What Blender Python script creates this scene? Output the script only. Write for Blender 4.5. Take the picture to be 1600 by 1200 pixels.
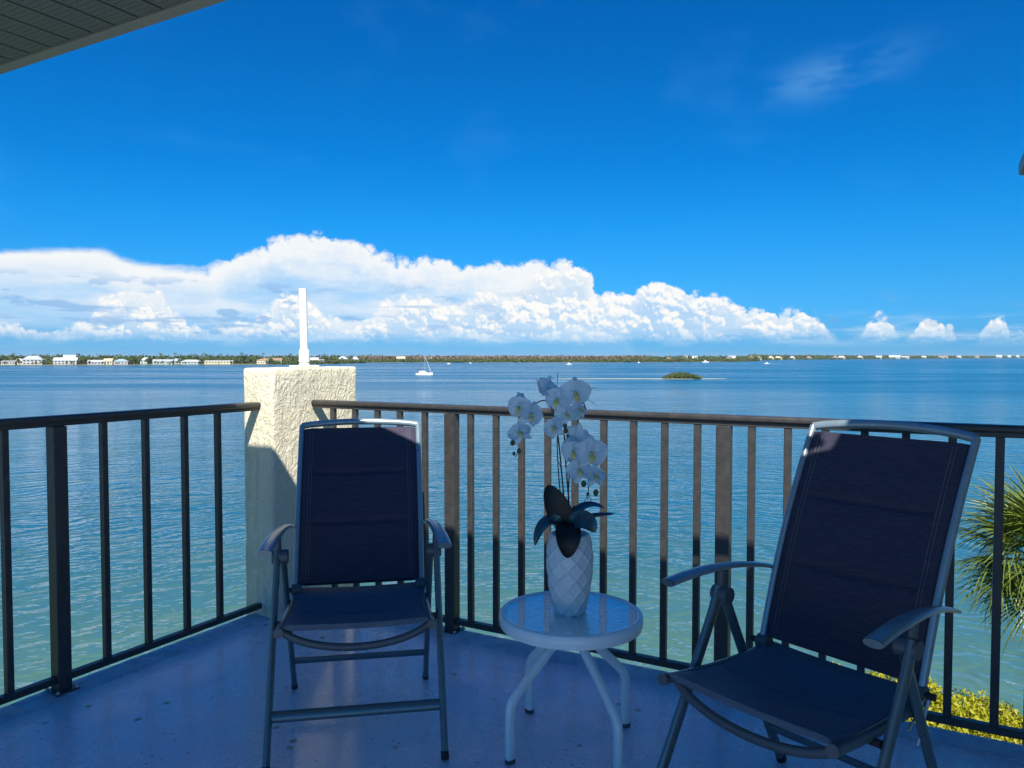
import bpy, bmesh, math, random
from mathutils import Vector, Matrix, noise as mnoise
R = math.radians
random.seed(7)
sc = bpy.context.scene
for o in list(bpy.data.objects): bpy.data.objects.remove(o)
col = sc.collection

# ------------------------------------------------------------------ camera
CAM_Z = 1.27; FOC = 1200.0; PITCH = math.atan(43/FOC); WATER_Z = -10.8
cd = bpy.data.cameras.new('camera'); cam = bpy.data.objects.new('camera', cd); col.objects.link(cam)
cam.location = (0, 0, CAM_Z); cam.rotation_euler = (R(90)-PITCH, 0, 0)
cd.sensor_fit = 'HORIZONTAL'; cd.sensor_width = 36; cd.lens = 36*FOC/1600
cd.clip_start = 0.05; cd.clip_end = 200000
sc.camera = cam
sc.render.resolution_x = 1024; sc.render.resolution_y = 768
sc.view_settings.view_transform = 'Standard'; sc.view_settings.look = 'None'
sc.view_settings.exposure = 0.85; sc.view_settings.gamma = 1.0
UA = R(29.2)
U = Vector((math.cos(UA), -math.sin(UA), 0)); V = Vector((math.sin(UA), math.cos(UA), 0))
# ------------------------------------------------------------------ sun and sky
SUN_D = (-0.48*U + 0.74*V + Vector((0, 0, -1))).normalized()      # travel direction of the light
sun_az = math.atan2(-SUN_D.x, -SUN_D.y); sun_el = math.asin(-SUN_D.z)
sd = bpy.data.lights.new('sun', 'SUN'); sun = bpy.data.objects.new('sun', sd); col.objects.link(sun)
sd.energy = 4.6; sd.angle = R(0.53); sd.color = (1.0, 0.95, 0.86)
sun.rotation_euler = SUN_D.to_track_quat('-Z', 'Y').to_euler(); sun.location = (3, -8, 12)

world = bpy.data.worlds.new('World'); sc.world = world; world.use_nodes = True

class N:
    """node socket with arithmetic, to write node trees as formulas"""
    tree = None
    def __init__(s, sock): s.s = sock
    @staticmethod
    def put(node, i, v):
        if isinstance(v, N): N.tree.links.new(v.s, node.inputs[i])
        else: node.inputs[i].default_value = v
    @staticmethod
    def m(op, *a, clamp=False):
        n = N.tree.nodes.new('ShaderNodeMath'); n.operation = op; n.use_clamp = clamp
        for i, v in enumerate(a): N.put(n, i, v)
        return N(n.outputs[0])
    def __add__(s, o): return N.m('ADD', s, o)
    __radd__ = __add__
    def __sub__(s, o): return N.m('SUBTRACT', s, o)
    def __rsub__(s, o): return N.m('SUBTRACT', o, s)
    def __mul__(s, o): return N.m('MULTIPLY', s, o)
    __rmul__ = __mul__
    def __truediv__(s, o): return N.m('DIVIDE', s, o)
def node(t, **k):
    n = N.tree.nodes.new(t)
    for a, b in k.items(): setattr(n, a, b)
    return n
def smooth(x, a, b):
    n = node('ShaderNodeMapRange', interpolation_type='SMOOTHSTEP')
    N.put(n, 0, x); n.inputs[1].default_value = a; n.inputs[2].default_value = b
    return N(n.outputs[0])
def mixc(f, a, b):
    n = node('ShaderNodeMix', data_type='RGBA')
    N.put(n, 0, f)
    for i, v in ((6, a), (7, b)):
        if isinstance(v, N): N.tree.links.new(v.s, n.inputs[i])
        else: n.inputs[i].default_value = (*v, 1)
    return N(n.outputs[2])
def vec(x, y, z=0.0):
    n = node('ShaderNodeCombineXYZ')
    for i, v in enumerate((x, y, z)): N.put(n, i, v)
    return N(n.outputs[0])
def noise(v, scale, detail=4, rough=0.5, dist=0.0):
    n = node('ShaderNodeTexNoise'); N.put(n, 'Vector', v)
    n.inputs['Scale'].default_value = scale; n.inputs['Detail'].default_value = detail
    n.inputs['Roughness'].default_value = rough; n.inputs['Distortion'].default_value = dist
    return N(n.outputs[0])
def voro(v, scale, detail=3, rough=0.5, feature='F1', dim='3D', smoothness=None):
    n = node('ShaderNodeTexVoronoi', feature=feature, voronoi_dimensions=dim); N.put(n, 'Vector', v)
    n.inputs['Scale'].default_value = scale
    if 'Detail' in n.inputs: n.inputs['Detail'].default_value = detail; n.inputs['Roughness'].default_value = rough
    if smoothness is not None: n.inputs['Smoothness'].default_value = smoothness
    return N(n.outputs[0])

SKY_STRENGTH = 0.12
def noise2(x, y, w=0.0, detail=4, rough=0.5):
    n = node('ShaderNodeTexNoise', noise_dimensions='2D'); N.put(n, 'Vector', vec(x + w*7.13, y + w*3.71))
    n.inputs['Scale'].default_value = 1.0; n.inputs['Detail'].default_value = detail; n.inputs['Roughness'].default_value = rough
    return N(n.outputs[0])
def build_world():
    nt = world.node_tree; nt.nodes.clear(); N.tree = nt
    kc = 0.56/SKY_STRENGTH                               # cloud white in the sky texture's own units
    def mx(f, a, b): return mixc(f, *[v if isinstance(v, N) else tuple(q*kc for q in v) for v in (a, b)])
    sky = node('ShaderNodeTexSky', sky_type='NISHITA', sun_disc=False, sun_elevation=sun_el, sun_rotation=sun_az)
    sky.altitude = 0; sky.air_density = 1.0; sky.dust_density = 0.35; sky.ozone_density = 3.0
    tc = node('ShaderNodeTexCoord'); sep = node('ShaderNodeSeparateXYZ'); nt.links.new(tc.outputs['Generated'], sep.inputs[0])
    x, y, z = (N(sep.outputs[i]) for i in range(3))
    a = N.m('ARCTAN2', x, y); e = N.m('ARCSINE', z)
    # the clear, dry blue of the photograph: the sky texture filtered by height above the horizon
    ramp = node('ShaderNodeValToRGB'); N.put(ramp, 0, N.m('DIVIDE', e, 0.6, clamp=True)); cr = ramp.color_ramp
    stops = [(0.0, (0.130, 0.42, 0.98)), (0.04, (0.100, 0.365, 0.84)), (0.15, (0.066, 0.395, 0.77)), (0.28, (0.028, 0.420, 0.81)), (0.40, (0.010, 0.395, 0.81)), (0.72, (0.005, 0.365, 0.80)), (1.0, (0.006, 0.37, 0.82))]
    while len(cr.elements) < len(stops): cr.elements.new(0.5)
    for el_, (q, cc_) in zip(cr.elements, stops): el_.position = q; el_.color = (cc_[0]*0.74, cc_[1]*0.775, cc_[2]*0.75, 1)
    base = node('ShaderNodeMix', data_type='RGBA', blend_type='MULTIPLY'); base.inputs[0].default_value = 1
    nt.links.new(sky.outputs[0], base.inputs[6]); nt.links.new(ramp.outputs[0], base.inputs[7])
    skyc = N(base.outputs[2])
    # --- thin cirrus
    ci = noise2(a*7, e*13, 2.2, 5, 0.55)
    wa = (a-0.390)/0.070; we = (e-(a-0.385)*0.14-0.322)/0.020
    g = N.m('EXPONENT', -1.0*(wa*wa + we*we))
    cir = smooth(ci, 0.56, 0.86)*0.03*smooth(e, 0.10, 0.16) + g*smooth(noise2(a*16, e*50, 8.8, 4), 0.22, 0.75)*0.24
    skyc = mx(cir, skyc, (0.34, 0.74, 1.0))
    def prof(pts):
        n = node('ShaderNodeFloatCurve'); c = n.mapping.curves[0]
        P = []
        for (px, py) in pts:
            az = math.atan((px-800)/1200); el = math.atan((557-py)/1200*math.cos(az))
            P.append(((az+0.7)/1.4, el/0.2))
        while len(c.points) < len(P): c.points.new(0.5, 0.5)
        for q, (t, h) in zip(c.points, P): q.location = (t, max(0, h)); q.handle_type = 'AUTO_CLAMPED'
        n.mapping.update()
        N.put(n, 1, N.m('MULTIPLY_ADD', a, 1/1.4, 0.5, clamp=True))
        return N(n.outputs[0])*0.2
    cum = [(0,500),(60,505),(120,500),(160,470),(185,452),(215,446),(250,452),(268,484),(320,500),(380,492),(430,468),(455,460),(500,482),(540,490),(585,486),(605,470),(640,460),(680,463),(715,470),(732,456),(770,449),(800,441),(830,428),(860,416),(893,410),(930,436),(960,450),(985,453),(1002,442),(1022,436),(1065,441),(1085,446),(1110,458),(1140,464),(1160,482),(1190,480),(1225,482),(1245,478),(1265,486),(1282,500),(1300,522),(1320,524),(1340,524),(1356,498),(1375,492),(1395,503),(1412,526),(1430,508),(1445,500),(1475,495),(1492,508),(1505,530),(1520,522),(1538,504),(1560,490),(1570,498),(1582,524),(1592,512),(1600,508)]
    anv = [(-60,392),(0,388),(100,388),(150,389),(200,404),(240,412),(300,416),(330,413),(360,402),(410,387),(450,368),(485,367),(540,372),(570,385),(620,400),(700,407),(760,411),(810,413),(860,409),(895,408),(930,440),(960,480),(1000,540),(1100,557)]
    inside = smooth(N.m('ABSOLUTE', a), 0.66, 0.60)
    # beyond the frame the bank goes on with ordinary scattered tops
    Tc = prof(cum)*inside + N.m('MAXIMUM', noise2(a*2.2, 3.1, 0, 3)*0.26-0.07, 0.0)*(1.0-inside)
    Ta = prof(anv)*inside + N.m('MAXIMUM', noise2(a*1.7, 9.3, 0, 2)*0.36-0.11, 0.0)*(1.0-inside)
    w1 = noise2(a*24, e*24, 0.3, 3)-0.5; w2 = noise2(a*24, e*24, 5.3, 3)-0.5
    def dome(da, de, sc, det):
        n = node('ShaderNodeTexVoronoi', feature='F1', voronoi_dimensions='2D')
        N.put(n, 'Vector', vec(a + w1*0.016 + da, e*1.1 + w2*0.016 + de)); n.inputs['Scale'].default_value = sc
        n.inputs['Detail'].default_value = det; n.inputs['Roughness'].default_value = 0.55; n.inputs['Lacunarity'].default_value = 2.3
        d = N(n.outputs[0]); return 1.0 - d*d*1.6
    d0 = dome(0, 0, 46, 2.2); d1 = dome(0.0022, 0.0048, 46, 2.2)
    D0 = dome(0, 0, 19, 0.0); D1 = dome(0.005, 0.012, 19, 0.0)
    big = noise2(a*20, e*26, 1.1, 4, 0.55)
    fine = noise2(a*170, e*190, 2.6, 4, 0.6)
    # --- high anvil veil behind
    st = noise2(a*9, e*42, 0.7, 5, 0.55); st2 = noise2(a*60, e*80, 3.2, 4, 0.6)
    ha = Ta - e + (st-0.5)*0.014 + ((st2-0.5)*0.007 + (d0-0.6)*0.005 + (D0-0.6)*0.009)*(smooth(a, -0.42, -0.30)*0.85+0.15)
    A = smooth(ha, -0.003, 0.009)
    lower = smooth(ha, 0.004, 0.055)
    patch = smooth(noise2(a*6, e*24, 1.7, 5, 0.55), 0.36, 0.66)
    alphaA = A*(0.95 - lower*0.30 + patch*lower*0.22)*(smooth(e, 0.018, 0.060)*0.92+0.08)
    colA = mx(lower*(1.0-patch*0.55), (0.97, 0.97, 0.95), (0.58, 0.77, 0.95))
    c = mx(alphaA, skyc, colA)
    # --- cumulus in front
    hc = Tc - e + (D0-0.62)*0.015 + (d0-0.62)*0.0055 + (big-0.5)*0.013 + (fine-0.5)*0.003
    Cm = smooth(hc, -0.002, 0.0065)
    basefade = smooth(e + (big-0.5)*0.014 + (fine-0.5)*0.006, 0.014, 0.038)
    lit = d0*0.24 + (d0-d1)*0.55 + D0*0.30 + (D0-D1)*1.0 + (big-0.5)*0.8 + (fine-0.5)*0.22 + 0.22
    lit = smooth(lit - smooth(e, 0.070, 0.022)*0.20, -0.05, 0.95)
    rim = smooth(hc, 0.030, 0.004)
    colC = mx(N.m('MAXIMUM', lit, rim*0.75), (0.56, 0.73, 0.92), (1.0, 0.985, 0.95))
    c = mx(Cm*basefade*(0.78+lit*0.18), c, colC)
    # --- thin low haze cloud along the horizon
    lowc = smooth(noise2(a*11, e*70, 6.1, 5, 0.55), 0.42, 0.72)*smooth(e, 0.008, 0.022)*smooth(e, 0.062, 0.030)
    c = mx(lowc*0.42, c, (0.66, 0.82, 0.97))
    # --- low blue scud in front
    sn = noise2(a*15, e*42, 7.7, 5, 0.55)
    band = smooth(e, 0.020, 0.030)*smooth(e, 0.105, 0.075)*smooth(a, 0.15, -0.25)
    flat = smooth(noise2(a*7, e*60, 4.4, 4, 0.5) + N.m('EXPONENT', -1.0*((e-0.049)/0.010)*((e-0.049)/0.010))*0.22*smooth(a, -0.30, -0.42), 0.60, 0.72)
    c = mx(N.m('MAXIMUM', smooth(sn, 0.585, 0.66), flat)*band*0.75, c, (0.27, 0.50, 0.82))
    sn2 = noise2(a*22, e*52, 3.3, 5, 0.55)
    sc2 = smooth(sn2, 0.575, 0.66)*smooth(e, 0.030, 0.036)*smooth(e, 0.085, 0.06)*smooth(a, 0.28, 0.40)
    c = mx(sc2*0.35, c, (0.20, 0.42, 0.74))
    b1 = node('ShaderNodeBackground'); b1.inputs['Strength'].default_value = SKY_STRENGTH; nt.links.new(skyc.s, b1.inputs['Color'])
    b2 = node('ShaderNodeBackground'); b2.inputs['Strength'].default_value = SKY_STRENGTH; nt.links.new(c.s, b2.inputs['Color'])
    # clouds only stand low over the horizon; elsewhere the clear sky alone is evaluated
    low = N.m('MULTIPLY', N.m('LESS_THAN', e, 0.24), N.m('GREATER_THAN', e, 0.0))
    ms = node('ShaderNodeMixShader'); N.put(ms, 0, low); nt.links.new(b1.outputs[0], ms.inputs[1]); nt.links.new(b2.outputs[0], ms.inputs[2])
    out = node('ShaderNodeOutputWorld'); nt.links.new(ms.outputs[0], out.inputs[0])
build_world()

# ------------------------------------------------------------------ helpers
def pix(x, y, Y):
    """point on the ray of a photo pixel at forward distance Y (metres along +Y)"""
    d = Vector((x-800, FOC*math.cos(PITCH)+(600-y)*math.sin(PITCH), -FOC*math.sin(PITCH)+(600-y)*math.cos(PITCH)))
    return Vector((0, 0, CAM_Z)) + d*(Y/d.y)
def pixz(x, y, z):
    d = pix(x, y, 1.0)-Vector((0, 0, CAM_Z))
    return Vector((0, 0, CAM_Z)) + d*((z-CAM_Z)/d.z)
def uvz(u, v, z=0.0): return U*u + V*v + Vector((0, 0, z))

class MB:
    def __init__(s): s.bm = bmesh.new()
    def box(s, lo, hi, bev=0.0, seg=2):
        lo, hi = Vector(lo), Vector(hi)
        m = Matrix.Translation((lo+hi)/2) @ Matrix.Diagonal((*(hi-lo), 1))
        t = bmesh.new(); bmesh.ops.create_cube(t, size=1, matrix=m)
        if bev: bmesh.ops.bevel(t, geom=t.edges[:], offset=bev, segments=seg, affect='EDGES', profile=0.5)
        s.add(t); return s
    def add(s, t):
        me = bpy.data.meshes.new('t'); t.to_mesh(me); t.free(); s.bm.from_mesh(me); bpy.data.meshes.remove(me)
    def ring(s, c, ax, bx, rx, ry, seg, pw=2.0):
        r = []
        for i in range(seg):
            t = 2*math.pi*i/seg; ct, st = math.cos(t), math.sin(t)
            if pw != 2.0:
                ct = math.copysign(abs(ct)**(2/pw), ct); st = math.copysign(abs(st)**(2/pw), st)
            r.append(s.bm.verts.new(c + ax*rx*ct + bx*ry*st))
        return r
    def tube(s, pts, rx, ry=None, seg=10, up=(0, 0, 1), cap=True, pw=2.0, taper=None):
        pts = [Vector(p) for p in pts]; ry = ry or rx; up = Vector(up); rings = []
        n = len(pts)
        for i, p in enumerate(pts):
            t = (pts[min(i+1, n-1)]-pts[max(i-1, 0)]).normalized()
            ax = t.cross(up)
            if ax.length < 1e-4: ax = t.cross(Vector((0, 1, 0)))
            ax.normalize(); bx = ax.cross(t).normalized()
            k = taper(i/(n-1)) if taper else 1.0
            rings.append(s.ring(p, ax, bx, rx*k, ry*k, seg, pw))
        for a, b in zip(rings, rings[1:]):
            for i in range(seg):
                s.bm.faces.new((a[i], a[(i+1) % seg], b[(i+1) % seg], b[i]))
        if cap:
            s.bm.faces.new(rings[0][::-1]); s.bm.faces.new(rings[-1])
        return s
    def lathe(s, prof, seg=32, c=(0, 0, 0), fn=None, cap=True):
        c = Vector(c); rings = []
        for r, z in prof:
            ring = []
            for i in range(seg):
                t = 2*math.pi*i/seg; rr = fn(r, z, t) if fn else r
                ring.append(s.bm.verts.new(c + Vector((rr*math.cos(t), rr*math.sin(t), z))))
            rings.append(ring)
        for a, b in zip(rings, rings[1:]):
            for i in range(seg): s.bm.faces.new((a[i], a[(i+1) % seg], b[(i+1) % seg], b[i]))
        if cap:
            if prof[0][0] > 1e-6: s.bm.faces.new(rings[0][::-1])
            if prof[-1][0] > 1e-6: s.bm.faces.new(rings[-1])
        return s
    def grid(s, fn, nu, nv, thick=0.0):
        def sheet(k):
            g = [[s.bm.verts.new(fn(i/nu, j/nv, k)) for j in range(nv+1)] for i in range(nu+1)]
            for i in range(nu):
                for j in range(nv):
                    q = (g[i][j], g[i+1][j], g[i+1][j+1], g[i][j+1])
                    s.bm.faces.new(q if k <= 0 else q[::-1])
            return g
        if not thick: sheet(0); return s
        a, b = sheet(-1), sheet(1)
        rim = lambda g: [g[i][0] for i in range(nu+1)]+[g[nu][j] for j in range(1, nv+1)]+[g[i][nv] for i in range(nu-1, -1, -1)]+[g[0][j] for j in range(nv-1, 0, -1)]
        ra, rb = rim(a), rim(b); n = len(ra)
        for i in range(n): s.bm.faces.new((ra[i], rb[i], rb[(i+1) % n], ra[(i+1) % n]))
        return s
    def poly(s, pts, lo, hi):
        a = [s.bm.verts.new((p[0], p[1], lo)) for p in pts]; b = [s.bm.verts.new((p[0], p[1], hi)) for p in pts]
        s.bm.faces.new(a[::-1]); s.bm.faces.new(b); n = len(a)
        for i in range(n): s.bm.faces.new((a[i], a[(i+1) % n], b[(i+1) % n], b[i]))
        return s
    def mesh(s, name, m, smooth=False, angle=35):
        bmesh.ops.recalc_face_normals(s.bm, faces=s.bm.faces[:])
        me = bpy.data.meshes.new(name); s.bm.to_mesh(me); s.bm.free()
        if m: me.materials.append(m)
        if smooth:
            for p in me.polygons: p.use_smooth = True
            try: me.set_sharp_from_angle(angle=R(angle))
            except Exception: pass
        return me
    def build(s, name, m, parent=None, smooth=False, loc=(0, 0, 0), angle=35):
        return put(name, s.mesh(name, m, smooth, angle), parent, loc)
def put(name, me, parent=None, loc=(0, 0, 0), rot=(0, 0, 0), scale=(1, 1, 1)):
    o = bpy.data.objects.new(name, me); col.objects.link(o); o.parent = parent
    o.location = loc; o.rotation_euler = rot; o.scale = scale
    return o
def tag(o, label=None, cat=None, group=None, kind=None):
    if label: o['label'] = label
    if cat: o['category'] = cat
    if group: o['group'] = group
    if kind: o['kind'] = kind
    return o
def thing(name, label, cat, loc=(0, 0, 0), rz=0.0, group=None):
    o = bpy.data.objects.new(name, None); col.objects.link(o); o.empty_display_size = 0.2
    o.location = loc; o.rotation_euler = (0, 0, rz)
    return tag(o, label, cat, group)
def copy_tree(o, parent=None):
    c = o.copy(); col.objects.link(c); c.parent = parent
    for ch in [k for k in bpy.data.objects if k.parent == o]: copy_tree(ch, c)
    return c

# ------------------------------------------------------------------ materials
def mat(name, colr, rough=0.5, metal=0.0, var=0.12, scale=8.0, bump=0.0, bscale=60.0, spec=0.5, coat=0.0, detail=6, extra=None, trans=0.0):
    m = bpy.data.materials.new(name); m.use_nodes = True; nt = m.node_tree; N.tree = nt
    b = nt.nodes['Principled BSDF']
    b.inputs['Roughness'].default_value = rough; b.inputs['Metallic'].default_value = metal
    b.inputs['Specular IOR Level'].default_value = spec
    if coat: b.inputs['Coat Weight'].default_value = coat; b.inputs['Coat Roughness'].default_value = 0.15
    tc = node('ShaderNodeTexCoord'); P = N(tc.outputs['Object'])
    n = noise(P, scale, detail, 0.6)
    lo = tuple(q*(1-var) for q in colr); hi = tuple(min(1, q*(1+var)) for q in colr)
    cc = mixc(smooth(n, 0.25, 0.75), lo, hi)
    nt.links.new(cc.s, b.inputs['Base Color'])
    r = N.m('ADD', n*0.16, rough-0.08, clamp=True); nt.links.new(r.s, b.inputs['Roughness'])
    if bump:
        bp = node('ShaderNodeBump'); bp.inputs['Strength'].default_value = bump; bp.inputs['Distance'].default_value = 0.01
        nt.links.new(noise(P, bscale, 4, 0.6).s, bp.inputs['Height']); nt.links.new(bp.outputs[0], b.inputs['Normal'])
    if trans:
        t = node('ShaderNodeBsdfTranslucent'); nt.links.new(cc.s, t.inputs[0])
        ms = node('ShaderNodeMixShader'); ms.inputs[0].default_value = trans
        nt.links.new(b.outputs[0], ms.inputs[1]); nt.links.new(t.outputs[0], ms.inputs[2])
        nt.links.new(ms.outputs[0], nt.nodes['Material Output'].inputs[0])
    if extra: extra(nt, b, P, cc)
    return m
def set_bump(nt, b, h, strength, dist):
    bp = node('ShaderNodeBump'); bp.inputs['Strength'].default_value = strength; bp.inputs['Distance'].default_value = dist
    nt.links.new(h.s, bp.inputs['Height']); nt.links.new(bp.outputs[0], b.inputs['Normal'])

M = {}
M['bronze'] = mat('dark bronze paint', (0.046, 0.043, 0.040), 0.42, var=0.25, scale=30, bump=0.05, bscale=240)
def stucco_x(nt, b, P, cc):
    q = vec_scale(P, (1, 1, 0.75))
    w = noise(q, 9, 3, 0.5)
    d = node('ShaderNodeVectorMath', operation='ADD'); nt.links.new(q.s, d.inputs[0])
    nt.links.new(vec(w*0.12, w*0.09, w*0.1).s, d.inputs[1]); q2 = N(d.outputs[0])
    n1 = noise(q2, 27, 5, 0.6, 1.3); n2 = noise(q2, 60, 4, 0.6)
    ridge = smooth(n1, 0.40, 0.62)
    pits = smooth(voro(q2, 26, 1, 0.5, 'F1', '3D'), 0.28, 0.05)
    h = ridge*0.75 + n2*0.22 - pits*0.55
    set_bump(nt, b, h, 0.62, 0.009)
    stain = smooth(noise(P, 3.0, 4, 0.6), 0.5, 0.75)
    streak = smooth(noise(vec_scale(P, (22, 22, 1.6)), 1.0, 4, 0.6), 0.50, 0.72)
    c1 = mixc(streak*0.38, cc, (0.46, 0.41, 0.27))
    c2 = mixc(stain*0.40, c1, (0.52, 0.48, 0.30))
    c3 = mixc(pits*0.5, c2, (0.16, 0.14, 0.10)); nt.links.new(c3.s, b.inputs['Base Color'])
def vec_scale(P, k):
    n = node('ShaderNodeVectorMath', operation='MULTIPLY'); N.tree.links.new(P.s, n.inputs[0]); n.inputs[1].default_value = k
    return N(n.outputs[0])
M['stucco'] = mat('cream stucco', (0.76, 0.70, 0.52), 0.85, var=0.06, scale=5, extra=stucco_x)
M['wall'] = mat('pale stucco wall', (0.72, 0.72, 0.68), 0.85, var=0.06, scale=3, bump=0.5, bscale=30)
M['pvc'] = mat('white pvc', (0.80, 0.80, 0.78), 0.35, var=0.04, scale=10)
def floor_x(nt, b, P, cc):
    big = noise(P, 1.3, 4, 0.6); blot = smooth(big, 0.38, 0.68)
    c1 = mixc(blot, (0.46, 0.68, 0.84), (0.78, 0.66, 0.82))
    wear = smooth(noise(P, 7, 6, 0.65), 0.52, 0.70); c2 = mixc(wear*0.35, c1, (0.60, 0.78, 0.88))
    spk = smooth(noise(P, 95, 2, 0.5), 0.56, 0.72); c2 = mixc(spk*0.5, c2, (0.22, 0.28, 0.36))
    spot = N.m('MAXIMUM', smooth(voro(P, 8, 0, 0.5, 'F1', '3D'), 0.13, 0.08)*smooth(noise(P, 2.5, 2), 0.50, 0.56), smooth(voro(P, 26, 0, 0.5, 'F1', '3D'), 0.15, 0.09)*smooth(noise(P, 4.0, 2), 0.52, 0.58))
    c3 = mixc(spot*0.85, c2, (0.10, 0.09, 0.09)); nt.links.new(c3.s, b.inputs['Base Color'])
    g = noise(P, 115, 3, 0.6); g2 = noise(P, 38, 3, 0.6)
    set_bump(nt, b, g*1.1+g2*0.6, 0.85, 0.010)
    r = N.m('ADD', smooth(noise(P, 4, 5), 0.3, 0.7)*0.16, 0.22); nt.links.new(r.s, b.inputs['Roughness'])
M['floor'] = mat('painted concrete floor', (0.42, 0.40, 0.45), 0.3, extra=floor_x, coat=0.6)
def edge_x(nt, b, P, cc):
    set_bump(nt, b, noise(P, 34, 5, 0.65), 0.9, 0.02)
M['edge'] = mat('rough painted slab edge', (0.38, 0.52, 0.66), 0.5, var=0.2, scale=14, extra=edge_x)
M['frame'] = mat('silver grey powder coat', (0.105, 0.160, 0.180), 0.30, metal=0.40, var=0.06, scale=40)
M['arm'] = mat('silver coat with sky sheen in colour', (0.27, 0.35, 0.385), 0.30, metal=0.40, var=0.06, scale=40)  # lighter copy of the frame coat, sky reflection put into the colour
M['plastic'] = mat('grey plastic', (0.065, 0.085, 0.10), 0.45, var=0.08)
M['rubber'] = mat('black rubber', (0.02, 0.02, 0.02), 0.7)
def fabric_x(nt, b, P, cc):
    sp = node('ShaderNodeSeparateXYZ'); nt.links.new(P.s, sp.inputs[0])
    x, y, z = (N(sp.outputs[i]) for i in range(3))
    w1 = N.m('SINE', x*1500.0); w2 = N.m('SINE', (z+y)*1100.0)
    streak = noise(vec_scale(P, (18, 500, 500)), 1.0, 2)
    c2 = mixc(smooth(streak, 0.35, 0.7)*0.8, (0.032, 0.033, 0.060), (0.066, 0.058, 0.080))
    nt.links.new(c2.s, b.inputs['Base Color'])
    set_bump(nt, b, w1*w2*0.5+streak*0.6, 0.4, 0.0015)
M['fabric'] = mat('navy woven sling', (0.06, 0.055, 0.085), 0.75, spec=0.25, extra=fabric_x)
def seatfab_x(nt, b, P, cc):
    streak = noise(vec_scale(P, (18, 500, 500)), 1.0, 2)
    c2 = mixc(smooth(streak, 0.35, 0.7)*0.8, (0.055, 0.090, 0.135), (0.10, 0.145, 0.195))  # lighter than the back sling: grazing sky sheen painted into the base colour
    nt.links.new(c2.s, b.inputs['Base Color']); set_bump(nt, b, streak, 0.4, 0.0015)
M['seatfabric'] = mat('navy woven seat sling with sky sheen', (0.06, 0.06, 0.09), 0.6, spec=0.4, extra=seatfab_x)
M['stitch'] = mat('grey stitching', (0.17, 0.16, 0.17), 0.8)
M['tablewhite'] = mat('white powder coat', (0.72, 0.82, 0.83), 0.32, var=0.04, scale=20)
M['ceramic'] = mat('matt white ceramic', (0.58, 0.68, 0.72), 0.4, var=0.03, scale=12)
def glass_mat():
    m = bpy.data.materials.new('rippled glass'); m.use_nodes = True; nt = m.node_tree; N.tree = nt
    b = nt.nodes['Principled BSDF']; b.inputs['Base Color'].default_value = (0.55, 0.90, 0.95, 1)
    b.inputs['Transmission Weight'].default_value = 0.55; b.inputs['Roughness'].default_value = 0.05; b.inputs['IOR'].default_value = 1.62; b.inputs['Coat Weight'].default_value = 1.0; b.inputs['Metallic'].default_value = 0.5; b.inputs['Coat IOR'].default_value = 2.6
    tc = node('ShaderNodeTexCoord'); P = N(tc.outputs['Object'])
    h = noise(P, 55, 3, 0.5, 0.8)+noise(P, 130, 2)*0.3
    set_bump(nt, b, h, 0.9, 0.008); return m
M['glass'] = glass_mat()
M['petal'] = mat('white petal', (0.72, 0.84, 0.90), 0.55, var=0.03, scale=60, trans=0.45)
M['lip'] = mat('yellow green lip', (0.52, 0.50, 0.16), 0.5)
M['bud'] = mat('green bud', (0.055, 0.075, 0.03), 0.5, var=0.3, scale=90)
M['stem'] = mat('dark stem', (0.035, 0.022, 0.028), 0.55, var=0.3, scale=60)
M['orchleaf'] = mat('dark waxy leaf', (0.005, 0.009, 0.010), 0.42, var=0.35, scale=20, spec=0.3)
M['twig'] = mat('brown twig', (0.10, 0.07, 0.05), 0.8)
def soffit_x(nt, b, P, cc):
    sp = node('ShaderNodeSeparateXYZ'); nt.links.new(P.s, sp.inputs[0]); x, y = N(sp.outputs[0]), N(sp.outputs[1])
    fx = N.m('FRACT', x*62.5); fy = N.m('FRACT', y*50.0)
    d = N.m('SQRT', (fx-0.5)*(fx-0.5)*0.6+(fy-0.5)*(fy-0.5))
    hole = smooth(d, 0.24, 0.16)*0.8*smooth(N.m('FRACT', x/0.112), 0.10, 0.16)*smooth(N.m('FRACT', x/0.112), 0.90, 0.84)
    c2 = mixc(hole, cc, (0.02, 0.02, 0.02)); nt.links.new(c2.s, b.inputs['Base Color'])
M['soffit'] = mat('perforated soffit', (0.115, 0.12, 0.115), 0.6, var=0.06, scale=6, extra=soffit_x)
M['fascia'] = mat('fascia metal', (0.21, 0.195, 0.18), 0.5, var=0.08)
M['rooftile'] = mat('grey roofing', (0.22, 0.21, 0.20), 0.8, var=0.2, scale=6)
M['gutter'] = mat('grey brown gutter', (0.13, 0.12, 0.11), 0.45)

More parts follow.
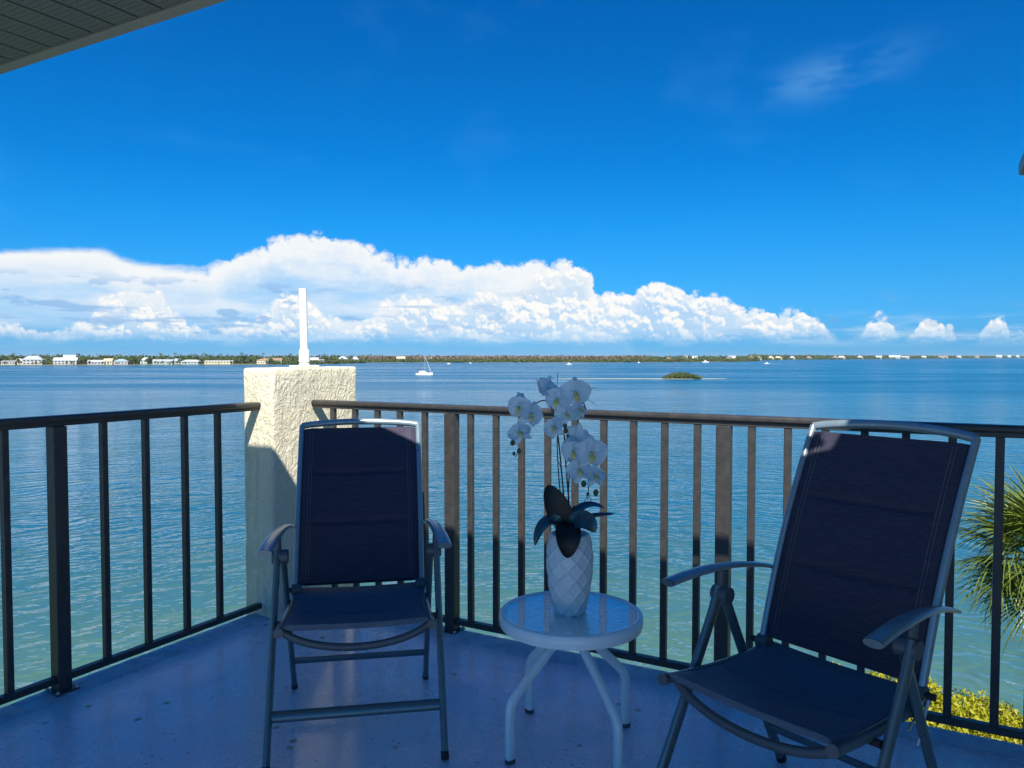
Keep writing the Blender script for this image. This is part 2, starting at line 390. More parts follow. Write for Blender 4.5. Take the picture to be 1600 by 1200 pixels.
def water_mat():
    m = bpy.data.materials.new('bay water'); m.use_nodes = True; nt = m.node_tree; N.tree = nt
    b = nt.nodes['Principled BSDF']; b.inputs['IOR'].default_value = 1.33; b.inputs['Roughness'].default_value = 0.07
    geo = node('ShaderNodeNewGeometry'); P = N(geo.outputs['Position'])
    sp = node('ShaderNodeSeparateXYZ'); nt.links.new(P.s, sp.inputs[0]); x, y = N(sp.outputs[0]), N(sp.outputs[1])
    r = N.m('SQRT', x*x+(y+4.0)*(y+4.0)); th = N.m('ARCTAN2', x, y+4.0)
    # the bottom falls away from the shore: sandy green shallows, then blue
    wob = noise(vec(x*0.03, y*0.03), 1.0, 3)
    deep = smooth(r + (wob-0.5)*26.0, 27.0, 66.0)
    deep2 = smooth(r, 60.0, 420.0)
    c1 = mixc(deep, (0.066, 0.145, 0.108), (0.017, 0.096, 0.135)); c2 = mixc(deep2, c1, (0.008, 0.098, 0.170))
    shoal = smooth(noise(vec(x*0.0022, y*0.009), 1.0, 5), 0.55, 0.72)*smooth(r, 150.0, 500.0)
    c3 = mixc(shoal*0.5, c2, (0.035, 0.18, 0.25))
    nt.links.new(c3.s, b.inputs['Base Color'])
    # ripples run in towards the shore, crests curving round the point
    wp = noise(vec(x*0.10, y*0.10), 1.0, 3)
    rw = N.m('SQRT', x*x+(y-16.0)*(y-16.0)); th = N.m('ARCTAN2', x, y-16.0)
    rr = rw + (wp-0.5)*7.0
    nA = noise(vec(rr*0.85, th*9.0), 1.0, 1.0, 0.5)
    nB = noise(vec(rr*1.6 + 5.0, th*17.0), 1.0, 1.0, 0.5)
    nC = noise(vec(x*1.1 + y*0.5, y*2.2 - x*0.4), 1.0, 1.0, 0.5)
    n3 = noise(vec(x*0.13, y*0.42), 1.0, 3, 0.55)
    crest = 1.0 - N.m('ABSOLUTE', nA*2.0-1.0)
    calm = smooth(noise(vec(x*0.0035, y*0.022), 1.0, 5, 0.55), 0.34, 0.62)
    gust = smooth(noise(vec(x*0.03, y*0.06), 1.0, 3), 0.25, 0.7)*0.5 + 0.65
    h = (nA*0.30 + crest*0.11 + nB*0.15 + nC*0.08)*gust + n3*0.85*deep2*(calm*0.8+0.25)
    bp = node('ShaderNodeBump'); bp.inputs['Distance'].default_value = 1.0; bp.inputs['Strength'].default_value = 1.0
    nt.links.new(h.s, bp.inputs['Height']); nt.links.new(bp.outputs[0], b.inputs['Normal'])
    ro = 0.06 + calm*0.16*deep2 + deep2*0.08; nt.links.new(ro.s, b.inputs['Roughness'])
    return m
M['water'] = water_mat()
M['sand'] = mat('wet sand', (0.46, 0.40, 0.27), 0.8, var=0.2, scale=0.2)
M['shore'] = mat('shore soil', (0.12, 0.12, 0.06), 0.9, var=0.3, scale=0.05)
M['lawn'] = mat('lawn', (0.07, 0.11, 0.03), 0.9, var=0.3, scale=1)
M['wood_green'] = mat('far green foliage', (0.060, 0.098, 0.028), 0.8, var=0.45, scale=0.12)
M['wood_brown'] = mat('bare brown mangrove', (0.150, 0.115, 0.075), 0.9, var=0.35, scale=0.10)
M['mangrove'] = mat('mangrove foliage', (0.062, 0.092, 0.016), 0.7, var=0.5, scale=0.5)
M['tree_a'] = mat('tree foliage', (0.055, 0.092, 0.026), 0.7, var=0.4, scale=0.4)
M['tree_b'] = mat('yellow green foliage', (0.085, 0.115, 0.030), 0.7, var=0.4, scale=0.4)
M['tree_c'] = mat('dark foliage', (0.030, 0.062, 0.026), 0.7, var=0.4, scale=0.4)
M['bark'] = mat('bark', (0.16, 0.12, 0.09), 0.9, var=0.3, scale=8, bump=0.6, bscale=12)
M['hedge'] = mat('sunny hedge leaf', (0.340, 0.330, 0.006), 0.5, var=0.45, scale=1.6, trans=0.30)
M['frond'] = mat('palm frond', (0.115, 0.155, 0.018), 0.42, var=0.35, scale=3, trans=0.18)
M['frond_dry'] = mat('dry palm frond', (0.17, 0.13, 0.06), 0.7, var=0.3, scale=3)
for k, cc in dict(h_white=(0.46, 0.46, 0.45), h_cream=(0.66, 0.60, 0.42), h_grey=(0.42, 0.45, 0.47), h_teal=(0.40, 0.54, 0.52), r_grey=(0.36, 0.38, 0.41), r_white=(0.44, 0.45, 0.46), r_brown=(0.30, 0.20, 0.13), r_blue=(0.28, 0.36, 0.44), r_tan=(0.46, 0.38, 0.27)).items():
    M[k] = mat(k, cc, 0.7, var=0.08, scale=0.3)
M['pane'] = mat('dark window', (0.03, 0.04, 0.05), 0.15)
M['gel'] = mat('white gelcoat', (0.80, 0.80, 0.80), 0.25, var=0.03, scale=1)
M['canvas'] = mat('dark canvas', (0.05, 0.06, 0.08), 0.8)
M['alu'] = mat('aluminium', (0.62, 0.63, 0.64), 0.35, metal=0.6)
M['foam'] = mat('white wake foam', (0.75, 0.80, 0.82), 0.8)

# ------------------------------------------------------------------ setting
w = MB(); S = 90000
w.grid(lambda i, j, k: Vector(((i-0.5)*2*S, (j-0.5)*2*S, 0)), 2, 2)
tag(w.build('water', M['water'], loc=(0, 0, WATER_Z)), kind='structure')

# land the building stands on, hidden from this camera by the balcony slab except at the hedge
g = MB(); g.poly([(-60, -60), (60, -60), (60, 17.5), (16, 22.0), (8.2, 19.5), (2, 15), (-60, 12)], -13.5, -9.9)
tag(g.build('ground', M['lawn']), kind='structure')

# balcony slab (u, v frame)
def uvthing(name, label, cat, o, group=None): return thing(name, label, cat, uvz(*o), -UA, group)
SE_V, SE_U = 2.95, -2.93
f = MB()
nu, nv = 60, 50
U0, U1, V0 = SE_U, 2.4, -0.9
fl = MB(); fl.box((U0+0.0, V0, -0.20), (U1, SE_V, 0.0))
fo = fl.build('balcony_floor', M['floor']); fo.rotation_euler = (0, 0, -UA); tag(fo, kind='structure')
# rough uneven lip of paint and mortar along the two open edges
def lip(name, L, place):
    b = MB()
    def fn(i, j, k):
        s = i*L; ny = mnoise.noise(Vector((s*9, j*2.2, 1.3)))*0.5 + mnoise.noise(Vector((s*31, j*5, 4.3)))*0.35
        prof = [(0.0, -0.06), (0.0, 0.006), (0.012, 0.012), (0.05, 0.011), (0.10, 0.006), (0.135, -0.004)]
        q = j*(len(prof)-1); a = min(int(q), len(prof)-2); t = q-a
        d = prof[a][0]*(1-t)+prof[a+1][0]*t; z = prof[a][1]*(1-t)+prof[a+1][1]*t
        if 0.15 < j < 0.99: z += 0.006*ny; d += 0.014*ny*j
        return place(s, d, z)
    b.grid(fn, 260, 15)
    o = b.build(name, M['edge'], None, True, angle=80); return o
e1 = lip('slab_edge', U1-U0-0.0, lambda s, d, z: Vector((U0+s, SE_V+0.003-d, z)))
e2 = lip('slab_edge', SE_V-V0, lambda s, d, z: Vector((U0-0.003+d, V0+s, z)))
for e in (e1, e2): e.parent = fo

# ------------------------------------------------------------------ building eave
HS = 2.27; EV = 1.53; WU = 0.350; WV = 5.06
bld = uvthing('apartment_building', 'perforated grey soffit and metal fascia of the roof eave overhead', 'roof eave', (-1.0, -0.9, -0.2))
OFF = Vector((-1.0, -0.9, -0.2))
def bput(mb, name, m, sm=False):
    bmesh.ops.translate(mb.bm, verts=mb.bm.verts[:], vec=-OFF); return mb.build(name, m, bld, sm)
pn = MB(); pw_ = 0.112
pn.box((0.006, -0.87, 0.0), (pw_-0.006, EV-0.048, 0.012), 0.002, 1)
pme = None; k = 0; uu = -4.0
pn.box((-0.0058, -0.86, 0.0105), (0.0058, EV-0.050, 0.014))
pme = pn.mesh('soffit_panel', M['soffit'])
while uu < 0.25:
    o = put('soffit_panel', pme, bld, Vector((uu, 0, HS+0.004))-OFF); uu += pw_
b = MB(); b.box((-4.02, EV-0.048, HS), (0.36, EV-0.002, HS+0.012), 0.002, 1)                # return lip under the fascia
b.box((-4.02, EV-0.055, HS+0.0125), (0.36, EV-0.040, HS+0.05)); bput(b, 'soffit_trim', M['fascia'])
b = MB(); b.box((-4.02, EV-0.030, HS+0.013), (0.36, EV, HS+0.062), 0.003, 1); bput(b, 'fascia', M['fascia'])
b = MB()   # roof covering, rising back from the eave; its back shaped to let sunlight in
pts = [(-4.05, EV-0.01, HS+0.064), (4.2, EV-0.01, HS+0.064), (4.2, -1.6, HS+1.15), (-4.05, -1.6, HS+1.15)]
vs = [b.bm.verts.new(p) for p in pts]; b.bm.faces.new(vs)
vs2 = [b.bm.verts.new((p[0], p[1]-0.01, p[2]+0.03)) for p in pts]; b.bm.faces.new(vs2[::-1])
for i in range(4): b.bm.faces.new((vs[i], vs[(i+1) % 4], vs2[(i+1) % 4], vs2[i]))
bput(b, 'roof_covering', M['rooftile'])
# projecting wing on the right: soffit, gutter, gable rake
b = MB(); b.box((WU+0.09, EV+0.002, HS+0.002), (2.6, WV-0.05, HS+0.02)); bput(b, 'wing_soffit', M['soffit'])
b = MB(); b.box((WU, EV-0.2, HS-0.012), (WU+0.085, WV, HS+0.062), 0.012, 2); bput(b, 'gutter', M['gutter'])
b = MB(); b.box((-0.02, EV-0.012, HS+0.098), (WU-0.004, EV+0.004, HS+0.165), 0.002, 1); bput(b, 'valley_flashing', M['fascia'])
b = MB()
pr = [(WU+0.03, HS+0.066), (3.2, HS+1.75), (3.2, HS+1.95), (WU+0.03, HS+0.22)]
a_ = [b.bm.verts.new((p[0], WV-0.03, p[1])) for p in pr]; c_ = [b.bm.verts.new((p[0], WV+0.0, p[1])) for p in pr]
b.bm.faces.new(a_); b.bm.faces.new(c_[::-1])
for i in range(4): b.bm.faces.new((a_[i], a_[(i+1) % 4], c_[(i+1) % 4], c_[i]))
bput(b, 'gable_rake', M['fascia'])
b = MB()
pr = [(WU+0.02, HS+0.0655), (3.2, HS+1.74)]
q = [b.bm.verts.new(p) for p in ((pr[0][0], EV-0.2, pr[0][1]), (pr[1][0], EV-0.2, pr[1][1]), (pr[1][0], WV-0.04, pr[1][1]), (pr[0][0], WV-0.04, pr[0][1]))]
b.bm.faces.new(q); bput(b, 'wing_roof', M['rooftile'])
b = MB(); b.tube([(WU+0.045, WV-0.10, HS-0.012), (WU+0.05, WV-0.10, HS-0.06), (WU+0.30, WV-0.16, HS-0.24), (1.6, WV-0.46, HS-0.6)], 0.03, 0.022, 8, pw=5); bput(b, 'downspout', M['gutter'], True)
b = MB(); b.box((2.405, -0.9, -0.2), (2.6, WV-0.55, HS)); bput(b, 'wing_wall', M['wall'])

# ------------------------------------------------------------------ pillar and pipe
PU0, PU1, PV0, PV1, PZ = -2.985, -2.785, 2.637, 3.248, 1.215
p = MB()
def pillar():
    b = MB(); b.box((PU0, PV0, -0.25), (PU1, PV1, PZ), 0.014, 3)
    bmesh.ops.subdivide_edges(b.bm, edges=[e for e in b.bm.edges if e.calc_length() > 0.15], cuts=40, use_grid_fill=True)
    for v in b.bm.verts:
        q = v.co.copy(); n = mnoise.noise(q*7)*0.004 + mnoise.noise(q*23)*0.0022
        v.co += Vector((n, mnoise.noise(q*9+Vector((5, 0, 0)))*0.004, n*0.4))
    c = Vector(((PU0+PU1)/2, (PV0+PV1)/2, -0.25)); bmesh.ops.translate(b.bm, verts=b.bm.verts[:], vec=-c)
    o = b.build('stucco_pillar', M['stucco'], None, True, uvz(*c), 50); o.rotation_euler = (0, 0, -UA)
    tag(o, 'rough cream stucco corner pillar between the two railings', 'pillar')
pillar()
# pipe foot: on the pillar's top where the photo's pixel column 474 crosses the pillar's middle
def v_for_col(u, px):
    k = (px-800)/FOC; A = U*u
    # (A.x+V.x t) = k*(A.y+V.y t) roughly (small pitch)
    return (k*A.y-A.x)/(V.x-k*V.y)
pv = v_for_col(-2.885, 475.5)
pp = thing('vent_pipe', 'white plastic pipe standing upright on the stucco pillar', 'pipe', uvz(-2.885, pv, PZ+0.001), -UA)
b = MB(); b.box((-0.055, -0.055, 0), (0.055, 0.055, 0.008), 0.003, 1); b.build('base_plate', M['pvc'], pp)
b = MB(); b.lathe([(0.027, 0.008), (0.027, 0.018), (0.0235, 0.020), (0.0235, 0.026), (0.0275, 0.028), (0.0275, 0.075), (0.0262, 0.085), (0.0215, 0.092)], 28); b.build('collar', M['pvc'], pp, True)
b = MB(); b.tube([(0, 0, 0.05), (-0.004, 0.002, 0.22), (-0.011, 0.004, 0.405)], 0.0205, seg=28); b.build('pipe', M['pvc'], pp, True)

# ------------------------------------------------------------------ railings
RT = 1.05
def rail_set(name, label, o, along, L0, L1, balusters, posts):
    """along: 0 = runs along u at v=o, 1 = runs along v at u=o"""
    T = (lambda s, d, z: Vector((s, o+d, z))) if along == 0 else (lambda s, d, z: Vector((o+d, s, z)))
    org = T((L0+L1)/2, 0, 0)
    t = thing(name, label, 'railing', uvz(org.x, org.y, 0), -UA)
    def bx(mb, s0, s1, d0, d1, z0, z1, bev=0.003, seg=2):
        A, B = T(s0, d0, z0)-org, T(s1, d1, z1)-org
        return mb.box((min(A.x, B.x), min(A.y, B.y), z0), (max(A.x, B.x), max(A.y, B.y), z1), bev, seg)
    b = MB(); bx(b, L0, L1, -0.026, 0.026, RT-0.024, RT, 0.008, 3); top = b.build('top_rail', M['bronze'], t, True)
    b = MB(); bx(b, L0+0.003, L1-0.003, -0.015, 0.015, RT-0.040, RT-0.0235, 0.001, 1); b.build('channel', M['bronze'], top)
    b = MB(); bx(b, L0, L1, -0.016, 0.016, 0.042, 0.068, 0.003, 1); b.build('bottom_rail', M['bronze'], t)
    b = MB(); b.box((-0.0125, -0.0125, 0.0675), (0.0125, 0.0125, RT-0.0395), 0.002, 1); bme = b.mesh('baluster', M['bronze'])
    for s in balusters: put('baluster', bme, t, T(s, 0, 0)-org)
    b = MB(); b.box((-0.026, -0.026, 0.012), (0.026, 0.026, RT-0.0405), 0.003, 2); pme = b.mesh('post', M['bronze'])
    b = MB(); b.box((-0.045, -0.045, 0.006), (0.045, 0.045, 0.0135), 0.003, 1); plme = b.mesh('base_plate', M['bronze'])
    b = MB(); b.lathe([(0.007, 0.0135), (0.007, 0.020), (0.004, 0.0225)], 6); bome = b.mesh('bolt', M['alu'])
    for s in posts:
        po = put('post', pme, t, T(s, 0, 0)-org); put('base_plate', plme, po)
        for dx, dy in ((-0.036, -0.036), (0.036, -0.036), (-0.036, 0.036), (0.036, 0.036)): put('bolt', bome, po, (dx, dy, 0))
    return t, T, org, bx
rb = [-2.659, -2.517, -2.377, -2.242, -2.097, -1.845, -1.712, -1.584, -1.457, -1.330, -1.201, -1.073, -0.944, -0.814, -0.610, -0.482, -0.355, -0.228, -0.100, 0.037, 0.170, 0.30, 0.43, 0.56, 0.69]+[0.93+0.13*k for k in range(9)]
t, T, org, bx = rail_set('balcony_railing', 'dark bronze metal railing behind the two chairs and table', 2.92, 0, PU1-0.003, 2.404, rb, [-1.947, -0.712, 0.80, 2.1])
lb = [2.401, 2.225, 2.036, 1.852, 1.483, 1.30, 1.115, 0.93, 0.745, 0.56, 0.19, 0.005, -0.18, -0.365, -0.55]
t, T, org, bx = rail_set('balcony_railing', 'dark bronze metal railing with wide bar spacing, left of the pillar', -2.885, 1, -0.90, PV0+0.003, lb, [1.669, 0.375])

# ------------------------------------------------------------------ chairs
def bez(p, n=12):
    p = [Vector(q) for q in p]; out = []
    for i in range(n+1):
        q = list(p); t = i/n
        while len(q) > 1: q = [a.lerp(b, t) for a, b in zip(q, q[1:])]
        out.append(q[0])
    return out
def chair(label, x, y, psi, yT, zT):
    t = thing('reclining_chair', label, 'chair', (x, y, 0.0), 0, 'reclining patio chairs')
    # local frame: +x to the sitter's left (picture right), -y is the front
    t.rotation_euler = (0, 0, psi)
    F = lambda x, f, z: Vector((x, -f, z))
    hy, hz = -0.129, 0.418
    fr, fab, pl = M['frame'], M['fabric'], M['plastic']
    for s in (-1, 1):
        b = MB(); b.tube([F(s*0.272, 0.345, 0.012), F(s*0.272, 0.20, 0.27), F(s*0.272, 0.055, 0.53), F(s*0.272, 0.022, 0.605)], 0.0115, 0.019, 14); lg = b.build('front_leg', fr, t, True)
        b = MB(); b.tube([F(s*0.272, 0.351, 0.0), F(s*0.272, 0.340, 0.022)], 0.0128, 0.0205, 12); b.build('foot_cap', M['rubber'], lg, True)
        b = MB(); b.tube([F(s*0.250, -0.272, 0.012), F(s*0.250, -0.13, 0.27), F(s*0.251, 0.0, 0.53), F(s*0.252, 0.028, 0.59)], 0.0105, 0.0175, 14); lg = b.build('rear_leg', fr, t, True)
        b = MB(); b.tube([F(s*0.250, -0.278, 0.0), F(s*0.250, -0.267, 0.022)], 0.0118, 0.019, 12); b.build('foot_cap', M['rubber'], lg, True)
        # top knuckle
        b = MB(); b.tube([F(s*0.236, 0.022, 0.585), F(s*0.288, 0.022, 0.585)], 0.0235, seg=18); kn = b.build('pivot_joint', pl, t, True)
        b = MB(); b.tube([F(s*0.268, 0.018, 0.600), F(s*0.270, 0.012, 0.650)], 0.010, 0.014, 10, up=(0, 1, 0)); b.build('arm_bracket', pl, kn, True)
        # arm: arched flattened tube with a slanted front end
        fa = 0.62; ay = hy+(yT-hy)*((fa-hz)/(zT-hz))
        arm = bez([F(s*0.256, ay-0.045, 0.612), F(s*0.264, ay+0.10, 0.660), F(s*0.276, 0.05, 0.676), F(s*0.284, 0.232, 0.652)], 16)
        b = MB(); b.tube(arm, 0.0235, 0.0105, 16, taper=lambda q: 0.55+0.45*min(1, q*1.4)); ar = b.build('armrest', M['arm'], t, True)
        ax = (arm[-1]-arm[-2]).normalized()
        b = MB(); b.tube([arm[-1]-ax*0.001, arm[-1]+ax*0.005], 0.0230, 0.0102, 16); b.build('end_cap', fr, ar, True)
        # seat rail
        b = MB(); b.tube(bez([F(s*0.226, -0.165, 0.400), F(s*0.230, 0.02, 0.392), F(s*0.234, 0.16, 0.400), F(s*0.236, 0.300, 0.418)], 10), 0.0135, 0.0135, 14); sr = b.build('seat_rail', fr, t, True)
        b = MB(); b.tube([F(s*0.236, 0.299, 0.4178), F(s*0.236, 0.312, 0.420)], 0.0155, seg=14); b.build('end_cap', pl, sr, True)
        # recline hinge and its bolt through the rear leg, locking bars
        b = MB(); b.tube([F(s*0.205, hy, hz+0.004), F(s*0.240, hy, hz+0.004)], 0.0215, seg=16); hi = b.build('hinge', pl, t, True)
        b = MB(); b.tube([F(s*0.236, hy, hz+0.004), F(s*0.262, hy, hz+0.004)], 0.009, seg=10); b.build('bolt', M['rubber'], hi, True)
        b = MB(); b.tube([F(s*0.246, hy-0.005, hz), F(s*0.244, hy+0.05, 0.31)], 0.004, seg=8); b.tube([F(s*0.238, hy, hz), F(s*0.240, hy+0.09, 0.36)], 0.0035, seg=8); b.build('locking_rod', M['alu'], hi, True)
        b = MB(); b.tube([F(s*0.228, 0.145, 0.392), F(s*0.262, 0.145, 0.392)], 0.010, seg=10); b.build('seat_bolt', M['rubber'], t, True)
    b = MB(); b.tube([F(-0.268, 0.272, 0.142), F(0.268, 0.272, 0.142)], 0.010, 0.018, 14, up=(0, 0.45, 0.9)); b.build('front_stretcher', fr, t, True)
    b = MB(); b.tube([F(-0.246, -0.205, 0.132), F(0.246, -0.205, 0.132)], 0.008, 0.0145, 12, up=(0, -0.4, 0.9)); b.build('rear_stretcher', fr, t, True)
    bow = bez([F(-0.226, 0.262, 0.404), F(-0.13, 0.275, 0.330), F(0.13, 0.275, 0.330), F(0.226, 0.262, 0.404)], 18)
    b = MB(); b.tube(bow, 0.010, 0.013, 12); b.build('seat_bow', M['plastic'], t, True)
    b = MB(); b.tube([F(-0.226, -0.15, 0.392), F(0.226, -0.15, 0.392)], 0.010, seg=12); b.build('seat_crossbar', fr, t, True)
    # back line with a slight lumbar curve
    ax = Vector((0, -(yT-hy), zT-hz)); L = ax.length; ax.normalize(); nrm = Vector((0, -ax.z, ax.y))   # nrm points to the front/up
    def bp(q, side, off=0.0):
        wq = 0.228+(0.238-0.228)*q
        curve = 0.018*math.sin(math.pi*min(1, q*1.15)) - 0.030*max(0, q-0.78)**2*10
        return Vector((side*wq, -hy, hz)) + ax*(L*q) + nrm*(curve+off)
    side_pts = [i/14 for i in range(15)]
    for s in (-1, 1):
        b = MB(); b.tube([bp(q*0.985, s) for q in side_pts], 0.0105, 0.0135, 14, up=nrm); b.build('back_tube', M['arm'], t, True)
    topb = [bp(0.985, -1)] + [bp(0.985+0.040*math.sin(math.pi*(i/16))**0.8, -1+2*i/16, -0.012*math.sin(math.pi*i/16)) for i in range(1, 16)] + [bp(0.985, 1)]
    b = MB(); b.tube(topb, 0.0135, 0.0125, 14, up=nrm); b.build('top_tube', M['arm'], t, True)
    seams = (0.36, 0.66)
    def backf(i, j, k):
        q = 0.03+0.925*j; sd = -0.972+1.944*i
        edge = min(1, (1-abs(2*i-1))/0.13)
        pad = 0.011*edge**0.6
        for sm in seams: pad *= 1-0.75*math.exp(-((q-sm)/0.012)**2)*(1 if 0.1 < i < 0.9 else 0)
        sag = -0.014*(1-(2*i-1)**2)*math.sin(math.pi*j)**0.5 if 0 < j < 1 else 0
        wr = 0.0012*mnoise.noise(Vector((i*7, j*11, x*3)))
        return bp(q, sd, sag + wr + (pad+0.0025)*k*-1)
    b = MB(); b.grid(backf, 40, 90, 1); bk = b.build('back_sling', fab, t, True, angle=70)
    # double stitching beside each side hem
    for s in (-1, 1):
        for dd in (0.0, 0.022):
            b = MB(); i0 = 0.5+s*(0.435-dd)
            pts = [backf(i0, 0.02+0.96*q/60, -1)+nrm*0.0006 for q in range(61)]
            b.tube(pts, 0.0007, seg=4); b.build('stitching', M['stitch'], bk)
    for sm in seams:
        j = (sm-0.03)/0.925
        b = MB(); b.tube([backf(0.08+0.84*q/40, j, -1)+nrm*0.0002 for q in range(41)], 0.0008, seg=4); b.build('seam', M['rubber'], bk)
    def seatf(i, j, k):
        yy = -0.155+0.452*j; sx = (-1+2*i)*0.229
        zz = 0.409 + 0.018*(j**3) - 0.012*math.sin(math.pi*j)
        sag = -0.020*(1-(2*i-1)**2)*(0.35+0.65*math.sin(math.pi*min(1, j)))
        edge = min(1, (1-abs(2*i-1))/0.10); pad = 0.007*edge**0.6*(1-0.8*math.exp(-((j-0.52)/0.02)**2))
        return F(sx, yy, zz+sag+0.005-(pad+0.002)*k*-1)
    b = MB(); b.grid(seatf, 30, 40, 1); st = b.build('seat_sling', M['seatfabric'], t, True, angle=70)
    b = MB(); b.tube([seatf(0.06+0.88*q/30, 0.52, 1)+Vector((0, 0, 0.0003)) for q in range(31)], 0.0009, seg=4); b.build('seam', M['rubber'], st)
    return t
chair('navy sling reclining chair in front of the stucco pillar', -0.54, 2.676, 0.175, -0.545, 0.998)
chair('navy sling reclining chair turned sideways, beside the palm fronds', 0.787, 2.003, -0.901, -0.406, 1.062)

# ------------------------------------------------------------------ table
TX, TY, TZ = 0.195, 2.52, 0.425
t = thing('side_table', 'small round white patio table with rippled glass top', 'table', (TX, TY, 0))
RR = 0.237
b = MB(); b.lathe([(RR-0.020, TZ-0.008), (RR-0.018, TZ-0.002), (RR-0.008, TZ+0.001), (RR, TZ-0.005), (RR+0.001, TZ-0.025), (RR-0.003, TZ-0.042), (RR-0.010, TZ-0.044), (RR-0.012, TZ-0.012), (RR-0.020, TZ-0.012), (RR-0.020, TZ-0.008)], 96, cap=False); b.build('rim', M['tablewhite'], t, True, angle=60)
b = MB(); b.lathe([(0.0001, TZ-0.0095), (RR-0.0205, TZ-0.0095), (RR-0.0205, TZ-0.0045), (0.0001, TZ-0.0045)], 96, cap=False); b.build('glass_top', M['glass'], t, True)
b = MB(); b.lathe([(0.055, TZ-0.058), (0.055, TZ-0.047), (0.0001, TZ-0.047)], 24); b.tube([(-RR+0.012, 0, TZ-0.036), (RR-0.012, 0, TZ-0.036)], 0.009, 0.006, 8); b.tube([(0, -RR+0.012, TZ-0.036), (0, RR-0.012, TZ-0.036)], 0.009, 0.0055, 8); b.build('hub', M['tablewhite'], t, True)
feet = [(-0.006, 2.358), (0.062, 2.700), (0.389, 2.595), (0.315, 2.235)]
for fx, fy in feet:
    d = Vector((fx-TX, fy-TY, 0)); r = d.length; d.normalize(); q = lambda k, z: d*k+Vector((0, 0, z))
    pts = bez([q(0.025, TZ-0.050), q(0.05, TZ-0.075)], 3) + [q(r*0.52, 0.285)] + bez([q(r*0.86, 0.215), q(r*0.99, 0.188), q(r*1.0, 0.178), q(r*1.0, 0.125)], 10) + [q(r, 0.012)]
    b = MB(); b.tube(pts, 0.0155, 0.0125, 14, up=d.cross(Vector((0, 0, 1))), pw=3.0); lg = b.build('leg', M['tablewhite'], t, True)
    b = MB(); b.tube([q(r, 0.0), q(r, 0.014)], 0.0165, 0.0135, 14, up=d.cross(Vector((0, 0, 1))), pw=3.0); b.build('foot_cap', M['plastic'], lg, True)

# ------------------------------------------------------------------ vase and orchid
VX, VY, VZ = 0.192, 2.535, TZ-0.0040
def vase_r(r, z, th):
    A = 9; q = z/0.27
    k1 = (th/(2*math.pi)*A + q*4.5) % 1.0; k2 = (th/(2*math.pi)*A - q*4.5) % 1.0
    d = min(min(k1, 1-k1), min(k2, 1-k2))
    return r + 0.0042*math.exp(-(d/0.050)**2) - 0.0008*(1-math.exp(-(d/0.16)**2))
prof = []
for i in range(91):
    q = i/90; r = 0.050+0.026*math.sin(min(1, q*1.18+0.02)*math.pi*0.56) - 0.013*max(0, (q-0.66)/0.34)**2
    prof.append((r, q*0.262))
prof = [(0.0001, 0.0)]+prof+[(0.058, 0.262), (0.054, 0.235), (0.0001, 0.232)]
b = MB(); b.lathe(prof, 198, fn=lambda r, z, th: vase_r(r, z, th) if 0.001 < z < 0.261 and r > 0.0585-0.02 and not (z < 0.25 and r == 0.054) else r)
vs = b.build('vase', M['ceramic'], None, True, (VX, VY, VZ), 80)
tag(vs, 'white ceramic vase with raised diamond pattern on glass table', 'vase')

orc = thing('orchid', 'white artificial orchid with dark leaves standing in the vase', 'orchid', (VX, VY, VZ+0.233))
OB = Vector(orc.location)
def op(x, y, dy=0.0): return pix(x, y, VY+dy)-OB
def stem(pts, r, n=24):
    b = MB(); b.tube(bez(pts, n), r, seg=7, taper=lambda q: 1.1-0.45*q); return b.build('stem', M['stem'], orc, True)
stem([(0, 0, 0), op(876, 770, 0), op(872, 640, 0.02), op(872, 590, 0.0), op(838, 622, -0.02), op(812, 660, -0.03)], 0.0026)
stem([(0.01, 0, 0), op(886, 760, 0.01), op(880, 660, 0.0), op(866, 600, 0.0), op(905, 590, -0.04), op(915, 640, -0.05)], 0.0026)
stem([(0.005, 0.012, 0), op(884, 780, 0.0), op(884, 700, 0.02), op(902, 640, -0.02), op(925, 670, -0.05), op(922, 745, -0.05), op(918, 780, -0.05)], 0.0024)
stem([(-0.008, 0.01, 0), op(874, 780, 0.02), op(868, 700, 0.03), op(866, 650, 0.01), op(884, 655, -0.01)], 0.0022)
for (a_, b_, r_) in (((879, 745), (872, 720), .0012), ((882, 730), (889, 716), .0012), ((886, 742), (892, 733), .0010), ((858, 622), (862, 648), .0010), ((905, 610), (934, 606), .0009), ((812, 700), (805, 715), .0012), ((918, 772), (913, 784), .0010), ((918, 772), (924, 784), .0010), ((908, 620), (930, 632), .0009), ((845, 612), (838, 592), .0010), ((870, 605), (871, 582), .0010)):
    b = MB(); p0, p1 = op(*a_, -0.02), op(*b_, -0.03); b.tube(bez([p0, (p0+p1)/2+Vector((0.003, 0, 0.004)), p1], 6), r_, seg=5); b.build('twig', M['stem'], orc, True)

def petal_mesh(name, L, W, cup, tip):
    b = MB()
    def fn(i, j, k):
        t = j; s = 2*i-1
        wd = W*(math.sin(math.pi*min(1, t**0.72*0.93+0.05)))**0.75*(1-tip*t*t) + 0.002
        rf = 0.0030*math.sin(8*s+6*t)*t*t + 0.0012*math.sin(19*s-4*t)*t
        return Vector((s*wd, L*t, cup*(s*s*0.55*W*6*0.16) - 0.012*t*t + rf + 0.0025*(1-abs(s))*math.sin(math.pi*t)))
    b.grid(fn, 10, 12); return b.mesh(name, M['petal'], True, 180)
PET = petal_mesh('petal', 0.050, 0.034, 0.5, 0.05); SEP = petal_mesh('petal', 0.050, 0.018, 0.7, 0.35)
b = MB(); b.lathe([(0.0008, 0.016), (0.004, 0.014), (0.005, 0.006), (0.003, 0.0)], 10); b.grid(lambda i, j, k: Vector(((i-0.5)*0.020*(1-0.55*j), -0.004-0.022*j, 0.012+0.006*math.sin(3*j)-0.25*((i-0.5)*0.02)**2*80)), 6, 8)
